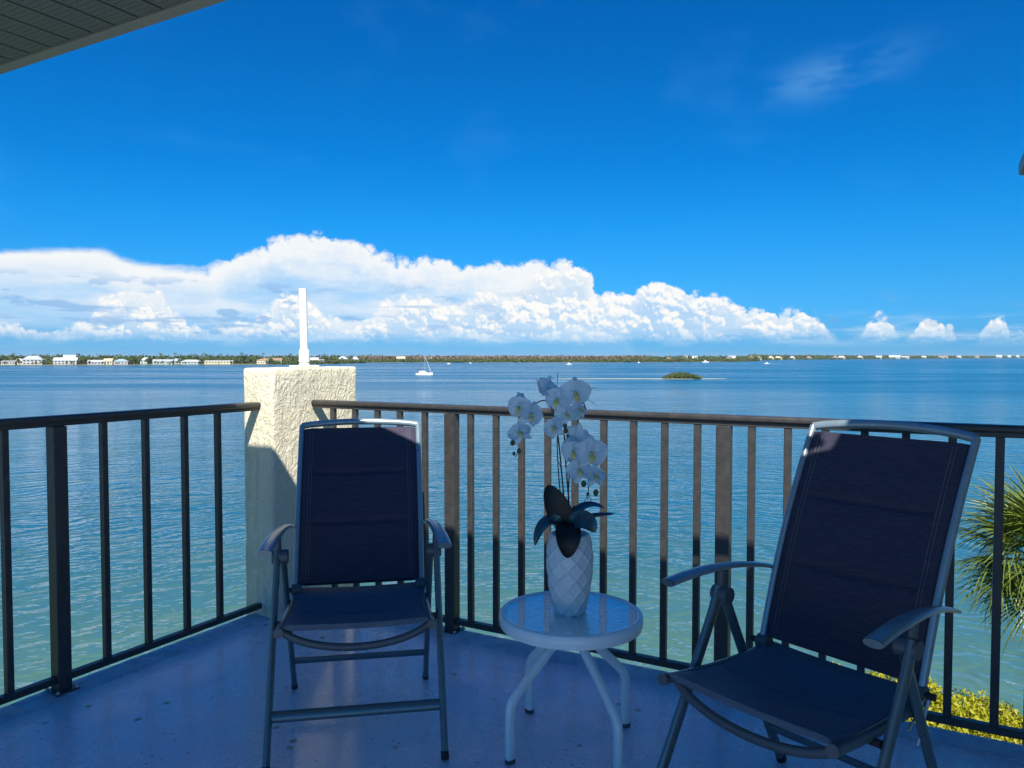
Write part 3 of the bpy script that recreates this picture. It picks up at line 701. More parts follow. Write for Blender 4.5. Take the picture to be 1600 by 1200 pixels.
LIP = b.mesh('flower', M['lip'], True, 180)
def flower(pt, sc, yaw, pitch, roll, dy=0.0):
    """yaw 0 faces the camera side (-y)"""
    c = op(*pt, dy)
    m = Matrix.Rotation(yaw, 4, 'Z') @ Matrix.Rotation(pitch, 4, 'X') @ Matrix.Rotation(R(90), 4, 'X') @ Matrix.Rotation(roll, 4, 'Z')
    o = put('flower', LIP, orc, c); o.rotation_euler = m.to_euler(); o.scale = (sc*.95,)*3
    rj = lambda s: (random.random()-0.5)*s
    for ang, me, tilt in ((R(68), PET, 0.10), (R(-68), PET, 0.10), (0, SEP, -0.05), (R(142), SEP, -0.12), (R(-142), SEP, -0.12)):
        q = put('petal', me, o); q.rotation_euler = (Matrix.Rotation(ang+rj(.25), 4, 'Z') @ Matrix.Rotation(tilt+rj(.35), 4, 'X') @ Matrix.Rotation(rj(.3), 4, 'Y')).to_euler()
    return o
for a_ in [((811, 636), 0.95, -0.5, 0.15, 0.2, -0.03), ((829, 648), 0.98, 0.45, -0.1, -0.3, -0.045), ((812, 676), 0.88, -0.3, -0.55, 0.5, -0.03), ((816, 628), 0.75, 1.9, -0.2, 0.1, 0.0),
           ((856, 607), 0.95, -2.4, 0.3, 0.4, 0.0), ((899, 614), 1.12, 0.12, 0.05, 0.1, -0.055), ((872, 625), 0.98, -0.35, -0.15, -0.2, -0.04), ((884, 648), 0.80, 0.2, -0.5, 0.3, -0.03), ((866, 668), 0.85, -0.6, -0.3, 0.5, -0.02), ((905, 640), 0.80, 0.8, -0.4, 0.1, -0.03),
           ((900, 684), 1.05, 2.6, 0.4, 0.3, -0.02), ((924, 708), 1.22, 0.18, 0.05, -0.1, -0.06), ((896, 706), 0.95, -0.4, 0.1, 0.3, -0.03), ((905, 735), 0.95, -0.25, -0.45, 0.4, -0.04), ((929, 744), 0.85, 0.4, -0.6, -0.2, -0.05)]:
    flower(*a_)
def bud(pt, r, dy=-0.03):
    b = MB(); b.lathe([(0.0002, -1.25*r), (0.6*r, -0.9*r), (r, -0.1*r), (0.85*r, 0.6*r), (0.35*r, 1.15*r), (0.0002, 1.3*r)], 10, op(*pt, dy)); b.build('bud', M['bud'], orc, True)
for p_, r_ in (((801, 692), .0085), ((811, 705), .0075), ((803, 709), .0055), ((883, 665), .0075), ((884, 673), .0080), ((912, 756), .0095), ((931, 770), .0095), ((918.5, 772), .0055), ((887, 681), .005)): bud(p_, r_)
M['sheenleaf'] = mat('glossy leaf with sky sheen in colour', (0.022, 0.060, 0.068), 0.28, var=0.3, scale=20, spec=0.8)  # side leaves: reflected sky painted in as a lighter, bluer base colour
def leaf(pts, W, m='orchleaf', nrm=(0, -1, 0)):
    pts = bez(pts, 16); nrm = Vector(nrm).normalized(); b = MB()
    def fn(i, j, k):
        c = pts[min(16, round(j*16))]; tn = (pts[min(16, round(j*16)+1)]-pts[max(0, round(j*16)-1)]).normalized()
        sd = tn.cross(nrm).normalized(); n2 = sd.cross(tn); s = 2*i-1
        wd = W*math.sin(math.pi*min(1, 0.10+0.90*j**0.85))**0.62 + 0.0015
        return c + sd*s*wd + n2*(0.22*wd*(s*s) + 0.0012*k)
    b.grid(fn, 8, 16, 1); return b.build('leaf', M[m], orc, True, angle=80)
top0 = Vector((0, 0, 0.012))
leaf([op(880, 822, -0.01), op(880, 805, -0.02), op(862, 775, -0.02), op(856, 758, 0.0)], 0.040)
leaf([op(886, 818, -0.03), op(888, 826, -0.09), op(888, 850, -0.10), op(887, 872, -0.085)], 0.040)
leaf([op(890, 822, -0.03), op(905, 806, -0.06), op(922, 812, -0.08), op(930, 832, -0.08)], 0.032, 'sheenleaf', nrm=(-0.2, -0.75, 0.65))
leaf([op(876, 818, -0.02), op(858, 806, -0.04), op(842, 822, -0.06), op(836, 852, -0.06)], 0.026, 'sheenleaf', nrm=(-0.75, -0.55, 0.3))
leaf([op(892, 818, 0.0), op(905, 786, 0.02), op(925, 785, 0.03), op(944, 794, 0.03)], 0.022, 'sheenleaf', nrm=(-0.15, -0.22, 0.96))
leaf([op(895, 822, 0.0), op(915, 806, -0.01), op(935, 806, -0.02), op(960, 803, -0.02)], 0.020, 'sheenleaf', nrm=(0.1, -0.12, 0.98))
leaf([op(893, 826, 0.02), op(896, 812, 0.04), op(897, 800, 0.05), op(898, 790, 0.05)], 0.014)
b = MB(); b.tube([(0, 0, 0), (0, 0, 0.03)], 0.014, seg=9, taper=lambda q: 1-0.4*q); b.build('crown_base', M['stem'], orc, True)

# ------------------------------------------------------------------ palm and hedge on the near shore
def fan_leaf_mesh(seed):
    rnd = random.Random(seed); b = MB(); n = 34; Lp = 0.55
    b.tube([(0, 0, 0), (0, Lp*0.5, 0.02), (0, Lp, 0.0)], 0.012, 0.007, 6, taper=lambda q: 1.3-0.6*q)
    for k in range(n):
        a = (k/(n-1)-0.5)*R(235) + rnd.uniform(-.03, .03); L = (0.92-0.18*abs(k/(n-1)-0.5)*2)*rnd.uniform(0.88, 1.06)
        d = Vector((math.sin(a), math.cos(a), 0)); s = Vector((d.y, -d.x, 0)); prev = None
        droop = rnd.uniform(0.14, 0.46)
        fold = 0.35
        for i in range(6):
            t = i/5; c = Vector((0, Lp, 0)) + d*L*t + Vector((0, 0, -droop*t*t*t*1.1 + 0.06*t))
            w_ = 0.015*(0.55+1.0*t if t < 0.4 else 0.95*(1-((t-0.4)/0.6)**1.5)) + 0.0008
            r = [b.bm.verts.new(c - s*w_ + Vector((0, 0, w_*fold))), b.bm.verts.new(c), b.bm.verts.new(c + s*w_ + Vector((0, 0, w_*fold)))]
            if prev:
                for q in range(2): b.bm.faces.new((prev[q], prev[q+1], r[q+1], r[q]))
            prev = r
    return b
def fan_palm(loc, label, ht, seed, nleaf=34, sc=1.0):
    rnd = random.Random(seed); t = thing('palm_tree', label, 'palm tree', loc)
    b = MB(); b.tube([(0.12*math.sin(q*1.4), 0.05*q, ht*q) for q in [i/10 for i in range(11)]], 0.16, seg=14, taper=lambda q: 1.15-0.2*q); b.build('trunk', M['bark'], t, True)
    top = Vector((0.12*math.sin(1.4), 0.05, ht))
    mes = [fan_leaf_mesh(seed*10+i).mesh('frond', M['frond']) for i in range(3)]
    for k in range(nleaf):
        az = k*2.39996 + rnd.uniform(-.2, .2); el = R(78) - (k/nleaf)**0.9*R(125) + rnd.uniform(-.12, .12)
        m = Matrix.Rotation(az, 4, 'Z') @ Matrix.Rotation(el, 4, 'X') @ Matrix.Rotation(rnd.uniform(-.35, .35), 4, 'Y')
        o = put('frond', mes[k % 3], t, top + Vector((0, 0, -0.12*k/nleaf))); o.rotation_euler = m.to_euler(); s_ = sc*rnd.uniform(.85, 1.1); o.scale = (s_,)*3
    return t
pc = pix(1628, 872, 11.0)
fan_palm((pc.x-0.1, pc.y, -9.9), 'green fan palm with spiky fronds beyond the railing', pc.z+9.9, 3, 38)

def shrub_mesh(seed, n=5600, rx=1.5, ry=1.3, rz=1.0):
    rnd = random.Random(seed); b = MB()
    lumps = [(Vector((rnd.uniform(-.75, .75)*rx, rnd.uniform(-.75, .75)*ry, rz*rnd.uniform(0.75, 1.15))), rnd.uniform(.35, .6)) for _ in range(14)]
    for k in range(n):
        c, r = rnd.choice(lumps)
        d = Vector((rnd.gauss(0, 1), rnd.gauss(0, 1), rnd.gauss(0.25, 1))).normalized(); p = c + d*r*rnd.uniform(.72, 1.05); p.z = max(0.15, p.z)
        nn = (d + Vector((rnd.gauss(0, .55), rnd.gauss(0, .55), rnd.gauss(.3, .5)))).normalized()
        a = nn.orthogonal().normalized(); a = Matrix.Rotation(rnd.uniform(0, 6.28), 3, nn) @ a; c2 = nn.cross(a); s = rnd.uniform(.034, .068)
        q = [p - a*s, p + c2*s*.5 + nn*s*.12, p + a*s, p - c2*s*.5 + nn*s*.12]
        b.bm.faces.new([b.bm.verts.new(v) for v in q])
    return b
shr = [shrub_mesh(20+i).mesh('foliage', M['hedge']) for i in range(3)]
b = MB(); b.tube([(0, 0, 0), (0.05, 0, 0.5), (0.1, 0.05, 1.0)], 0.07, seg=7); stm = b.mesh('trunk', M['bark'])
spots = []
for i in range(9):
    q = pix(1345+i*38, 1130, 19.5-0.30*i); spots.append((q.x, q.y+0.55, 0))
for i in range(8):
    q = pix(1365+i*44, 1130, 17.6-0.30*i); spots.append((q.x-0.1, q.y+0.3, 1))
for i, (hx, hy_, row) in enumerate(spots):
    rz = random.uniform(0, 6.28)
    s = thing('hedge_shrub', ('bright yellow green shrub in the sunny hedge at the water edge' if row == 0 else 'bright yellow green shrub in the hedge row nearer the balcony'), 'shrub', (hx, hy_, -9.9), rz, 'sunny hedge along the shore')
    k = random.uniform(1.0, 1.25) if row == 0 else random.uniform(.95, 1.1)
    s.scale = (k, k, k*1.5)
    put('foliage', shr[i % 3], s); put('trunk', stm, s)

# ------------------------------------------------------------------ islet, sandbar
def dist_for(y): return (CAM_Z-WATER_Z)*FOC/(y-557.0)
DI = dist_for(592.5)
sb = MB(); rnd = random.Random(5)
L_, R_ = pix(868, 591, DI).x, pix(1142, 591, DI).x
top_, bot_ = [], []
for i in range(61):
    t_ = i/60; xx = L_+(R_-L_)*t_; wv = 4.2*math.sin(math.pi*t_)**0.5 + 1.2*mnoise.noise(Vector((t_*9, 0, 0)))
    top_.append((xx, DI+7+wv+1.5*math.sin(t_*7), 0)); bot_.append((xx, DI+7-wv+1.5*math.sin(t_*7), 0))
sb.poly(bot_+top_[::-1], -1.0, 0.12); tag(sb.build('sandbar', M['sand'], loc=(0, 0, WATER_Z)), kind='structure')

def clump_mesh(b, rnd, c, rx, ry, rz, n, s0, s1):
    for k in range(n):
        d = Vector((rnd.gauss(0, 1), rnd.gauss(0, 1), rnd.gauss(0, 1))).normalized(); rr = rnd.uniform(.45, 1.06)
        p = Vector(c) + Vector((d.x*rx*rr, d.y*ry*rr, d.z*rz*rr)); nn = (d + Vector((rnd.gauss(0, .7), rnd.gauss(0, .7), rnd.gauss(.35, .6)))).normalized()
        a = nn.orthogonal().normalized(); a = Matrix.Rotation(rnd.uniform(0, 6.28), 3, nn) @ a; c2 = nn.cross(a); s = rnd.uniform(s0, s1)
        q = [p - a*s, p + c2*s*.7, p + a*s, p - c2*s*.7]; b.bm.faces.new([b.bm.verts.new(v) for v in q])
isl = [(-8.6, 1.6, 1.4), (-6.2, 2.2, 2.2), (-3.4, 2.6, 3.1), (-0.6, 2.8, 3.7), (2.2, 2.7, 3.3), (4.8, 2.5, 2.7), (7.2, 2.2, 2.1), (9.2, 1.4, 1.3), (-2.0, 2.2, 2.4), (3.4, 2.3, 2.2)]
ic = pix(1068, 592, DI)
for i, (dx, r_, h_) in enumerate(isl):
    rnd = random.Random(60+i); s = thing('mangrove_bush', 'low green mangrove bush on the small islet in the bay', 'mangrove', (ic.x+dx, DI+6+rnd.uniform(-2.5, 2.5), WATER_Z+0.1), 0, 'mangroves on the islet')
    b = MB(); clump_mesh(b, rnd, (0, 0, h_*0.52), r_, r_, h_*0.55, 420, .22, .45); b.build('crown', M['mangrove'], s)
    b = MB()
    for q in range(4): b.tube([(rnd.uniform(-.8, .8)*r_*.5, rnd.uniform(-.5, .5), 0), (rnd.uniform(-.3, .3), 0, h_*.6)], .09, seg=5)
    b.build('trunk', M['bark'], s)

# ------------------------------------------------------------------ far shore
sh_line = [(-400, 571.5), (0, 571.2), (200, 570.8), (400, 570.0), (520, 568.6), (566, 567.3), (572, 566.4), (800, 566.2), (1000, 566.0), (1150, 565.2), (1186, 564.2), (1192, 563.0), (1250, 561.9), (1400, 560.9), (1500, 560.0), (1600, 559.2), (1900, 558.6)]
def shore_y(x):
    for (x0, y0), (x1, y1) in zip(sh_line, sh_line[1:]):
        if x0 <= x <= x1: return y0+(y1-y0)*(x-x0)/(x1-x0)
    return 571
def shore_pt(x, back=0.0):
    D = dist_for(shore_y(x)) + back
    return Vector(((x-800)/FOC*D, D, WATER_Z))
b = MB(); xs = list(range(-400, 1901, 10)); fr_, bk_ = [], []
for x in xs:
    p0 = shore_pt(x); p1 = shore_pt(x, 500); wv = mnoise.noise(Vector((x*.03, 0, 0)))*6
    fr_.append(b.bm.verts.new((p0.x, p0.y+wv, -1))); 
b2 = [b.bm.verts.new((v.co.x*1.002, v.co.y*1.002+1.5, 0.9)) for v in fr_]
b3 = [b.bm.verts.new((v.co.x*1.5, v.co.y*1.5+200, 1.6)) for v in fr_]
for A_, B_ in ((fr_, b2), (b2, b3)):
    for i in range(len(xs)-1): b.bm.faces.new((A_[i], A_[i+1], B_[i+1], B_[i]))
tag(b.build('far_shore', M['shore'], loc=(0, 0, WATER_Z)), kind='structure')

def wood(name, label, m, x0, x1, step, back0, back1, h0, h1, r0, r1, quads, seed, prof=None):
    rnd = random.Random(seed); b = MB(); x = x0
    while x < x1:
        back = rnd.uniform(back0, back1); p = shore_pt(x, back); D = p.y; k = 1.0
        h = rnd.uniform(h0, h1)*(prof(x) if prof else 1); r = rnd.uniform(r0, r1)
        clump_mesh(b, rnd, (p.x, p.y, h*0.55), r, r, h*0.48, quads, 0.9*r*.22, 1.6*r*.22)
        x += step*rnd.uniform(.5, 1.5)
    o = b.build(name, m, None, False, (0, 0, WATER_Z)); return tag(o, label, 'woodland', kind='stuff')
wood('woodland', 'green band of trees behind the waterfront houses', M['wood_green'], -120, 575, 0.9, 60, 220, 9, 15.5, 4, 8, 34, 1)
wood('woodland', 'brown band of bare mangroves across the middle of the bay', M['wood_brown'], 560, 1010, 0.55, 45, 180, 11.5, 16.0, 4, 7, 26, 2)
wood('woodland', 'green band of trees behind the brown mangroves towards the open bay', M['wood_green'], 980, 1192, 0.7, 45, 200, 10.5, 15.5, 4, 7, 26, 3)
wood('woodland', 'low bright green mangrove fringe along the far waterline', M['mangrove'], 566, 1186, 0.40, 4, 26, 4.0, 8.0, 3, 5.5, 22, 4)
wood('woodland', 'low mangrove fringe along the waterline beside the pillar', M['mangrove'], 425, 569, 0.55, 3, 20, 3.0, 7.5, 3, 5, 24, 5)
wood('woodland', 'faint dark line of trees on the most distant shore', M['wood_green'], 1170, 1900, 0.30, 60, 300, 13, 20.0, 6, 11, 18, 6)

wood('woodland', 'low green shrubs in front of the most distant houses', M['tree_a'], 1188, 1700, 0.42, 1, 6, 2.5, 7.5, 4, 8, 14, 8)

# individual trees along the left shore
def crown(seed, m, h, r, n=240, lump=7):
    rnd = random.Random(seed); b = MB()
    for k in range(lump):
        a = rnd.uniform(0, 6.28); q = r*rnd.uniform(.1, .6)
        clump_mesh(b, rnd, (q*math.cos(a), q*math.sin(a), h*rnd.uniform(.42, .80)), r*.5, r*.5, h*.20, n//lump, r*.10, r*.19)
    return b.mesh('crown', m)
TR = []
for i, mk in enumerate(('tree_a', 'tree_b', 'tree_c', 'tree_a', 'tree_b')): TR.append((crown(80+i, M[mk], 12, 5.5), ('tree_a', 'tree_b', 'tree_c', 'tree_a', 'tree_b')[i]))
b = MB(); b.tube([(0, 0, 0), (0.2, 0, 4), (0.1, 0.2, 8)], 0.35, seg=7, taper=lambda q: 1.2-.6*q)
for q in range(3): b.tube([(0.15, 0, 4+q), (1.5*math.cos(q*2), 1.5*math.sin(q*2), 7+q*.6)], .14, seg=5)
TRK = b.mesh('trunk', M['bark'])
TL = {'tree_a': 'mid green leafy tree between the waterfront houses', 'tree_b': 'yellow green leafy tree between the waterfront houses', 'tree_c': 'dark green leafy tree between the waterfront houses'}
rnd = random.Random(11)
for i in range(150):
    x = -20 + i*3.75 + rnd.uniform(-3, 3); me, mk = rnd.choice(TR)
    bk = rnd.choice((4, 4, 18, 30, 45, 60)); p = shore_pt(x, bk + (rnd.uniform(-6, 10) if bk > 4 else rnd.uniform(-1, 3)))
    t = thing('broadleaf_tree', TL[mk], 'tree', (p.x, p.y, WATER_Z+0.9), rnd.uniform(0, 6.28), 'trees along the house shore')
    s = rnd.uniform(.6, 1.15) if bk > 4 else rnd.uniform(.28, .50); t.scale = (s*1.05, s*1.05, s); put('crown', me, t); put('trunk', TRK, t)
# slim coconut palms standing above the tree line
b = MB(); rp = random.Random(3)
for k in range(13):
    a = k*2.4; prev = None; d = Vector((math.cos(a), math.sin(a), 0)); s = Vector((-d.y, d.x, 0)); lift = rp.uniform(.2, 1.6)
    for i in range(6):
        q = i/5; c = d*3.0*q + Vector((0, 0, lift*q*1.6-2.4*q*q)); w_ = .45*(1-q*.8)+.03
        r = [b.bm.verts.new(c-s*w_-Vector((0, 0, .25*w_))), b.bm.verts.new(c), b.bm.verts.new(c+s*w_-Vector((0, 0, .25*w_)))]
        if prev:
            for z in range(2): b.bm.faces.new((prev[z], prev[z+1], r[z+1], r[z]))
        prev = r
PC = b.mesh('crown', M['tree_a'])
b = MB(); b.tube([(0, 0, 0), (.3, 0, 5), (.2, 0, 11)], .22, seg=6); PT = b.mesh('trunk', M['bark'])
for x, s in ((22, 1.35), (52, 1.2), (75, 1.1), (122, 1.35), (140, 1.15), (188, 1.2), (251, 1.35), (274, 1.4), (300, 1.2), (319, 1.4), (345, 1.25), (378, 1.45), (412, 1.4), (455, 1.35), (508, 1.3), (579, 1.35), (654, 1.35), (728, 1.2), (985, 1.2), (1078, 1.3), (1100, 1.2)):
    p = shore_pt(x, 60); t = thing('coconut_palm', 'slim tall palm rising above the far tree line', 'palm tree', (p.x, p.y, WATER_Z+1), x, 'palms above the far tree line')
    t.scale = (s, s, s*1.02); put('crown', PC, t, (.2, 0, 11)); put('trunk', PT, t)
for x in (1230, 1346, 1380, 1536):
    p = shore_pt(x, 30); t = thing('coconut_palm', 'lone tall palm among the most distant houses', 'palm tree', (p.x, p.y, WATER_Z+1), x, 'palms on the most distant shore')
    t.scale = (1.7, 1.7, 1.75); put('crown', PC, t, (.2, 0, 11)); put('trunk', PT, t)

# waterfront houses
def house(x0, x1, ytop, ybot, wall, roof, kind, label, group=None, back=12, wins=4, extra=None):
    xc = (x0+x1)/2; base = shore_pt(xc, back); D = base.y; k = D/FOC
    W = (x1-x0)*k; z0 = 1.0; zt = CAM_Z + (557-ytop)*k - WATER_Z
    Ht = max(3.6, min(zt-z0, W*0.95)); dp = min(W*0.7, 14)
    hw = Ht*(0.55 if kind != 'flat' else 0.82)
    t = thing('waterfront_house', label, 'house', (base.x, D+dp/2, WATER_Z+z0), -math.atan2(base.x, D)*0.6, group)
    b = MB(); b.box((-W*.47, -dp/2, 0), (W*.47, dp/2, hw)); b.build('wall', wall, t)
    e = 0.5; b = MB(); A_ = [(-W/2, -dp/2-e), (W/2, -dp/2-e), (W/2, dp/2+e), (-W/2, dp/2+e)]
    lo = [b.bm.verts.new((p[0], p[1], hw+.004)) for p in A_]; m_ = [b.bm.verts.new((p[0], p[1], hw+.25)) for p in A_]
    rl = {'hip': W*.5-dp*.5 if W > dp else .3, 'gable': W*.5, 'flat': W*.44}[kind]; rl = max(.3, rl)
    r0 = b.bm.verts.new((-rl, 0, Ht)); r1 = b.bm.verts.new((rl, 0, Ht))
    b.bm.faces.new(lo[::-1])
    for i in range(4): b.bm.faces.new((lo[i], lo[(i+1) % 4], m_[(i+1) % 4], m_[i]))
    b.bm.faces.new((m_[0], m_[1], r1, r0)); b.bm.faces.new((m_[2], m_[3], r0, r1)); b.bm.faces.new((m_[1], m_[2], r1)); b.bm.faces.new((m_[3], m_[0], r0))
    b.build('roof', roof, t)
    fl = 2 if hw > 5.2 else 1
    ww = W*.9/wins
    bb = MB(); bb.box((-ww*.30, -0.06, 0), (ww*.30, 0.05, min(1.6, hw/fl*.45))); wm = bb.mesh('window', M['pane'])
    for f_ in range(fl):
        for i in range(wins): put('window', wm, t, (-W*.45+ww*(i+.5), -dp/2-.03, hw/fl*(f_+.32)))
    bb = MB(); bb.box((-.55, -.05, 0), (.55, .05, 2.1)); put('door', bb.mesh('door', M['r_grey']), t, (W*.02+.3, -dp/2-.06, .05))
    return t
HL = [
 (0, 20, 563.5, 570, 'h_white', 'r_white', 'flat', 'low white flat roofed waterfront house at the shore', 5, 10),
 (33, 62, 556.0, 570, 'h_white', 'r_grey', 'hip', 'large white waterfront house with grey hipped roof', 5, 10),
 (82, 116, 558.5, 570, 'h_white', 'r_white', 'gable', 'two storey white waterfront house with white roof', 6, 10),
 (97, 115, 554.5, 570, 'h_white', 'r_grey', 'gable', 'tall white house peeking out behind the two storey white house', 3, 40),
 (22, 34, 560.0, 570, 'h_cream', 'r_white', 'hip', 'small cream house partly hidden beside the large hipped roof house', 3, 34),
 (135, 160, 562.5, 570, 'h_grey', 'r_white', 'gable', 'low grey waterfront house with pale roof', 5, 10),
 (161, 174, 560.0, 570, 'h_cream', 'r_tan', 'gable', 'narrow cream coloured house with tan gable roof', 3, 14),
 (176, 197, 561.0, 570, 'h_white', 'r_blue', 'hip', 'white house with slate blue hipped roof by the water', 4, 10),
 (200, 208, 560.5, 570, 'h_cream', 'r_white', 'hip', 'tiny cream house among trees with white roof', 2, 40),
 (218, 233, 558.5, 570, 'h_teal', 'r_white', 'hip', 'pale teal house with white hipped roof among trees', 3, 46),
 (237, 267, 561.5, 570, 'h_teal', 'r_grey', 'gable', 'long pale teal waterfront house with grey gable roof', 6, 10),
 (272, 281, 557.0, 570, 'h_white', 'r_blue', 'gable', 'white house with blue gable roof rising among trees', 2, 52),
 (281, 311, 562.0, 570, 'h_teal', 'r_white', 'hip', 'long pale teal waterfront house with white roof', 6, 10),
 (318, 362, 563.0, 570, 'h_cream', 'r_white', 'flat', 'very long low cream waterfront building with pale flat roof', 9, 10),
 (400, 418, 559.0, 569, 'h_cream', 'r_brown', 'hip', 'cream house with brown hipped roof left of the white pipe', 4, 14),
 (416, 439, 559.5, 569, 'h_cream', 'r_brown', 'gable', 'long cream house with brown gable roof left of the white pipe', 5, 14),
 (484, 497, 558.5, 568, 'h_white', 'r_white', 'gable', 'white house beside the white pipe, with white gable roof', 3, 20),
 (494, 506, 561.5, 568, 'h_white', 'r_grey', 'flat', 'low white boat house beside the white pipe', 3, 8),
 (526, 543, 556.8, 568, 'h_white', 'r_grey', 'hip', 'white house with grey roof above the mangrove fringe', 3, 60),
 (548, 560, 557.5, 568, 'h_teal', 'r_white', 'hip', 'pale teal house with white roof above the mangrove fringe', 3, 60),
 (619, 633, 556.8, 566, 'h_cream', 'r_tan', 'gable', 'cream gabled house alone among the brown mangroves', 3, 40),
 (668, 676, 556.2, 566, 'h_white', 'r_white', 'hip', 'small white house among the brown mangroves above the sailboat', 2, 60)]
for q in HL: house(q[0], q[1], q[2], q[3], M[q[4]], M[q[5]], q[6], q[7], None, q[9], q[8])
variants = [('h_white', 'r_white', 'hip', 'distant white house with white hipped roof on the far shore'), ('h_white', 'r_grey', 'gable', 'distant white house with grey gable roof on the far shore'), ('h_cream', 'r_tan', 'hip', 'distant cream house with tan hipped roof on the far shore'), ('h_white', 'r_brown', 'hip', 'distant white house with brown hipped roof on the far shore'), ('h_teal', 'r_white', 'gable', 'distant pale teal house with white gable roof on the far shore')]
rnd = random.Random(21)
far = [(1040, 1050), (1064, 1076), (1080, 1092), (1100, 1107), (1132, 1142), (1136, 1152), (1168, 1180), (1178, 1192), (1200, 1210), (1208, 1224), (1232, 1244), (1258, 1270), (1300, 1310), (1308, 1322), (1338, 1350), (1368, 1379), (1388, 1408), (1405, 1423), (1440, 1448), (1464, 1476), (1472, 1482), (1494, 1503), (1522, 1531), (1556, 1566), (1574, 1580), (1586, 1594)]
for x0, x1 in far:
    sh = (x1-x0)*rnd.uniform(.10, .22); x0 += sh; x1 -= sh*.6
    v_ = rnd.choice(variants); big = 1388 < x0 < 1400
    yb = shore_y((x0+x1)/2); house(x0, x1, min(yb-4.0, 556.6)-rnd.uniform(0, .9)-(1 if big else 0), yb, M[v_[0]], M[v_[1]], v_[2], v_[3] if not big else 'largest cream house on the most distant shore', 'houses along the far shore' if not big else None, 10 if x0 > 1190 else 70, 3)

# ------------------------------------------------------------------ boats
def hull_mesh(L, B, H, name='hull', m='gel'):
    b = MB(); rings = []
    for i in range(13):
        t = i/12; xx = -L/2+L*t; wd = B/2*(1-max(0, (t-.55)/.45)**2.2)*(0.86+.14*min(1, t*4)); sh = H*(1+.30*t*t); dr = -.35*(1-t**4)
        rings.append([b.bm.verts.new((xx+(.12*L*0 if k else 0), y_, z_)) for k, (y_, z_) in enumerate([(-wd, sh), (-wd*.92, sh*.45), (-wd*.5, dr), (0, dr*1.1), (wd*.5, dr), (wd*.92, sh*.45), (wd, sh)])])
    for a, c in zip(rings, rings[1:]):
        for k in range(6): b.bm.faces.new((a[k], a[k+1], c[k+1], c[k]))
        b.bm.faces.new((a[6], a[0], c[0], c[6]))
    b.bm.faces.new(rings[0]); b.bm.faces.new(rings[-1][::-1])
    return b.mesh(name, M[m], True, 40)
DB = dist_for(586.0); bc = pix(663, 586, DB)
cat = thing('sailing_catamaran', 'white sailing catamaran anchored in the bay with bare mast', 'sailboat', (bc.x, DB, WATER_Z), R(-12))
LB = 11.6; cat.scale = (0.86, 0.86, 0.86)
for s in (-1, 1): put('hull', hull_mesh(LB, 1.5, 1.5), cat, (0, s*2.3, 0))
b = MB(); b.box((-4.6, -2.3, .75), (2.0, 2.3, 1.45), .1, 1); b.build('bridge_deck', M['gel'], cat)
b = MB()
for (x_, z_, hw_) in [0]*0: pass
cr = [(-3.8, 1.4, 2.0), (-3.4, 3.2, 1.9), (-.8, 3.3, 1.9), (1.4, 2.0, 1.8), (2.2, 1.4, 1.8)]
A_ = [b.bm.verts.new((q[0], -q[2], q[1])) for q in cr]; B_ = [b.bm.verts.new((q[0], q[2], q[1])) for q in cr]
b.bm.faces.new(A_); b.bm.faces.new(B_[::-1])
for i in range(5): b.bm.faces.new((A_[i], A_[(i+1) % 5], B_[(i+1) % 5], B_[i]))
cb = b.build('cabin', M['gel'], cat)
for x_ in (-2.6, -1.3): bb = MB(); bb.box((x_-.5, -2.06, 2.2), (x_+.5, -1.9, 2.75)); bb.build('window', M['pane'], cb)
b = MB(); b.box((-5.3, -1.9, 3.55), (-2.2, 1.9, 3.75), .05, 1)
for x_, y_ in ((-5.1, -1.7), (-5.1, 1.7)): b.tube([(x_, y_, 1.4), (x_, y_, 3.55)], .05, seg=6)
b.build('bimini', M['canvas'], cat)
b = MB(); b.box((-5.6, -1.6, .7), (-4.7, 1.6, 1.9), .1, 1); b.build('dinghy', M['canvas'], cat)
b = MB(); b.tube([(.5, 0, 1.4), (.45, 0, 15.2)], .13, seg=8); mst = b.build('mast', M['alu'], cat, True)
b = MB(); b.tube([(.4, -1.1, 8.6), (.4, 1.1, 8.6)], .05, seg=5); b.build('spreader', M['alu'], mst)
b = MB(); b.tube([(.4, 0, 4.2), (-4.4, 0, 4.3)], .22, .26, 8); b.build('boom', M['canvas'], cat, True)
b = MB(); b.tube([(.5, 0, 14.6), (5.4, 0, 1.7)], .10, seg=6); b.build('furled_jib', M['gel'], cat, True)
b = MB(); b.tube([(.4, 0, 14.6), (-1.2, 3.0, 1.5)], .03, seg=5); b.tube([(.4, 0, 14.6), (-1.2, -3.0, 1.5)], .03, seg=5); b.build('shrouds', M['alu'], cat)
b = MB(); b.box((3.0, -1.7, 1.3), (4.4, 1.7, 1.38)); b.tube([(4.9, -2.3, 1.6), (4.9, 2.3, 1.6)], .10, seg=6); b.build('trampoline', M['canvas'], cat)

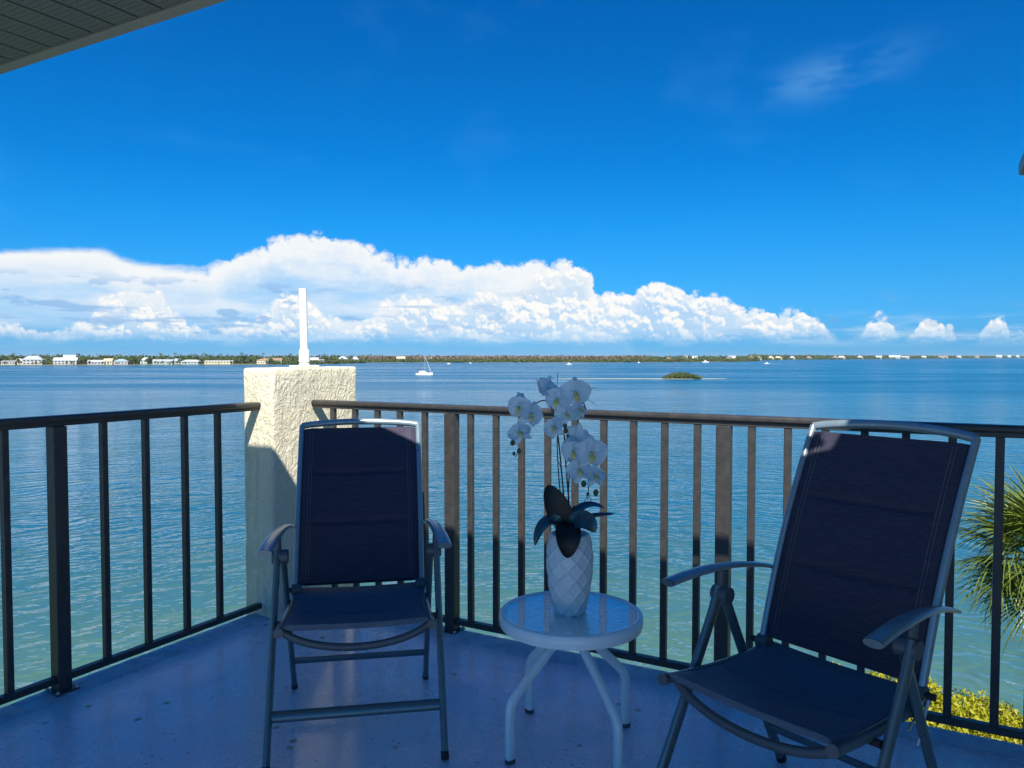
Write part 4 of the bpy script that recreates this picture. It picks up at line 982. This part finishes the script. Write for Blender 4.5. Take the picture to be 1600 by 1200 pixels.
def motor_boat(x, y, Lm, rz, label, wake=0):
    D = dist_for(y); p = pix(x, y, D); t = thing('motor_boat', label, 'motor boat', (p.x, D, WATER_Z), rz)
    put('hull', hull_mesh(Lm, Lm*.3, Lm*.15), t)
    b = MB(); b.box((-Lm*.18, -Lm*.10, Lm*.14), (Lm*.12, Lm*.10, Lm*.30), .08, 1); b.build('cabin', M['gel'], t)
    b = MB(); b.box((-Lm*.22, -Lm*.12, Lm*.36), (Lm*.12, Lm*.12, Lm*.385))
    for a, c in ((-.18, -.10), (.10, -.10), (-.18, .10), (.10, .10)): b.tube([(Lm*a, Lm*c, Lm*.28), (Lm*a, Lm*c, Lm*.37)], .05, seg=5)
    b.build('canopy', M['gel'], t)
    b = MB(); b.box((-Lm*.56, -.3, -.2), (-Lm*.49, .3, Lm*.18), .05, 1); b.build('outboard', M['canvas'], t)
    if wake:
        b = MB(); b.grid(lambda i, j, k: Vector((-Lm*.45-wake*i, (j-.5)*(1.2+3.5*i), .10+.22*(1-i)*mnoise.noise(Vector((i*40, j*3, 0))))), 30, 4); b.build('wake_foam', M['foam'], t)
    return t
motor_boat(889, 570.0, 9, R(20), 'small white motor boat near the brown mangrove shore')
motor_boat(1102, 566.6, 13, R(3), 'long white boat moored by the far mangrove fringe')
motor_boat(1198, 568.6, 7.5, R(180), 'white speedboat trailing a pale wake across the bay', 22)
motor_boat(701, 569.0, 6, R(10), 'small white boat just right of the sailboat')
motor_boat(998, 566.9, 6, R(5), 'tiny white boat in front of the green mangrove edge')
motor_boat(735, 567.8, 5, R(0), 'tiny white boat in front of the brown mangroves')
D = dist_for(575.5); p = pix(1056, 575.5, D); t = thing('channel_marker', 'thin channel marker post standing in the water beyond the islet', 'marker', (p.x, D, WATER_Z))
b = MB(); b.tube([(0, 0, -2), (0, 0, 3.0)], .2, seg=8); b.build('post', M['bark'], t)
b = MB(); b.box((-.5, -.25, 2.2), (.5, -.2, 3.3), .02, 1); b.build('sign_board', M['tree_c'], t)

# ------------------------------------------------------------------ sea air
hz = MB(); hz.box((-9000, -60, WATER_Z-4.0), (9000, 13500, 26.0))
hm = bpy.data.materials.new('sea haze'); hm.use_nodes = True; N.tree = hm.node_tree; hm.node_tree.nodes.clear()
pv_ = node('ShaderNodeVolumePrincipled'); pv_.inputs['Color'].default_value = (0.80, 0.88, 0.96, 1); pv_.inputs['Density'].default_value = 0.000025; pv_.inputs['Anisotropy'].default_value = 0.0
ho = node('ShaderNodeOutputMaterial'); hm.node_tree.links.new(pv_.outputs[0], ho.inputs['Volume'])
tag(hz.build('haze', hm), 'thin pale sea haze over the bay', 'haze', kind='stuff')
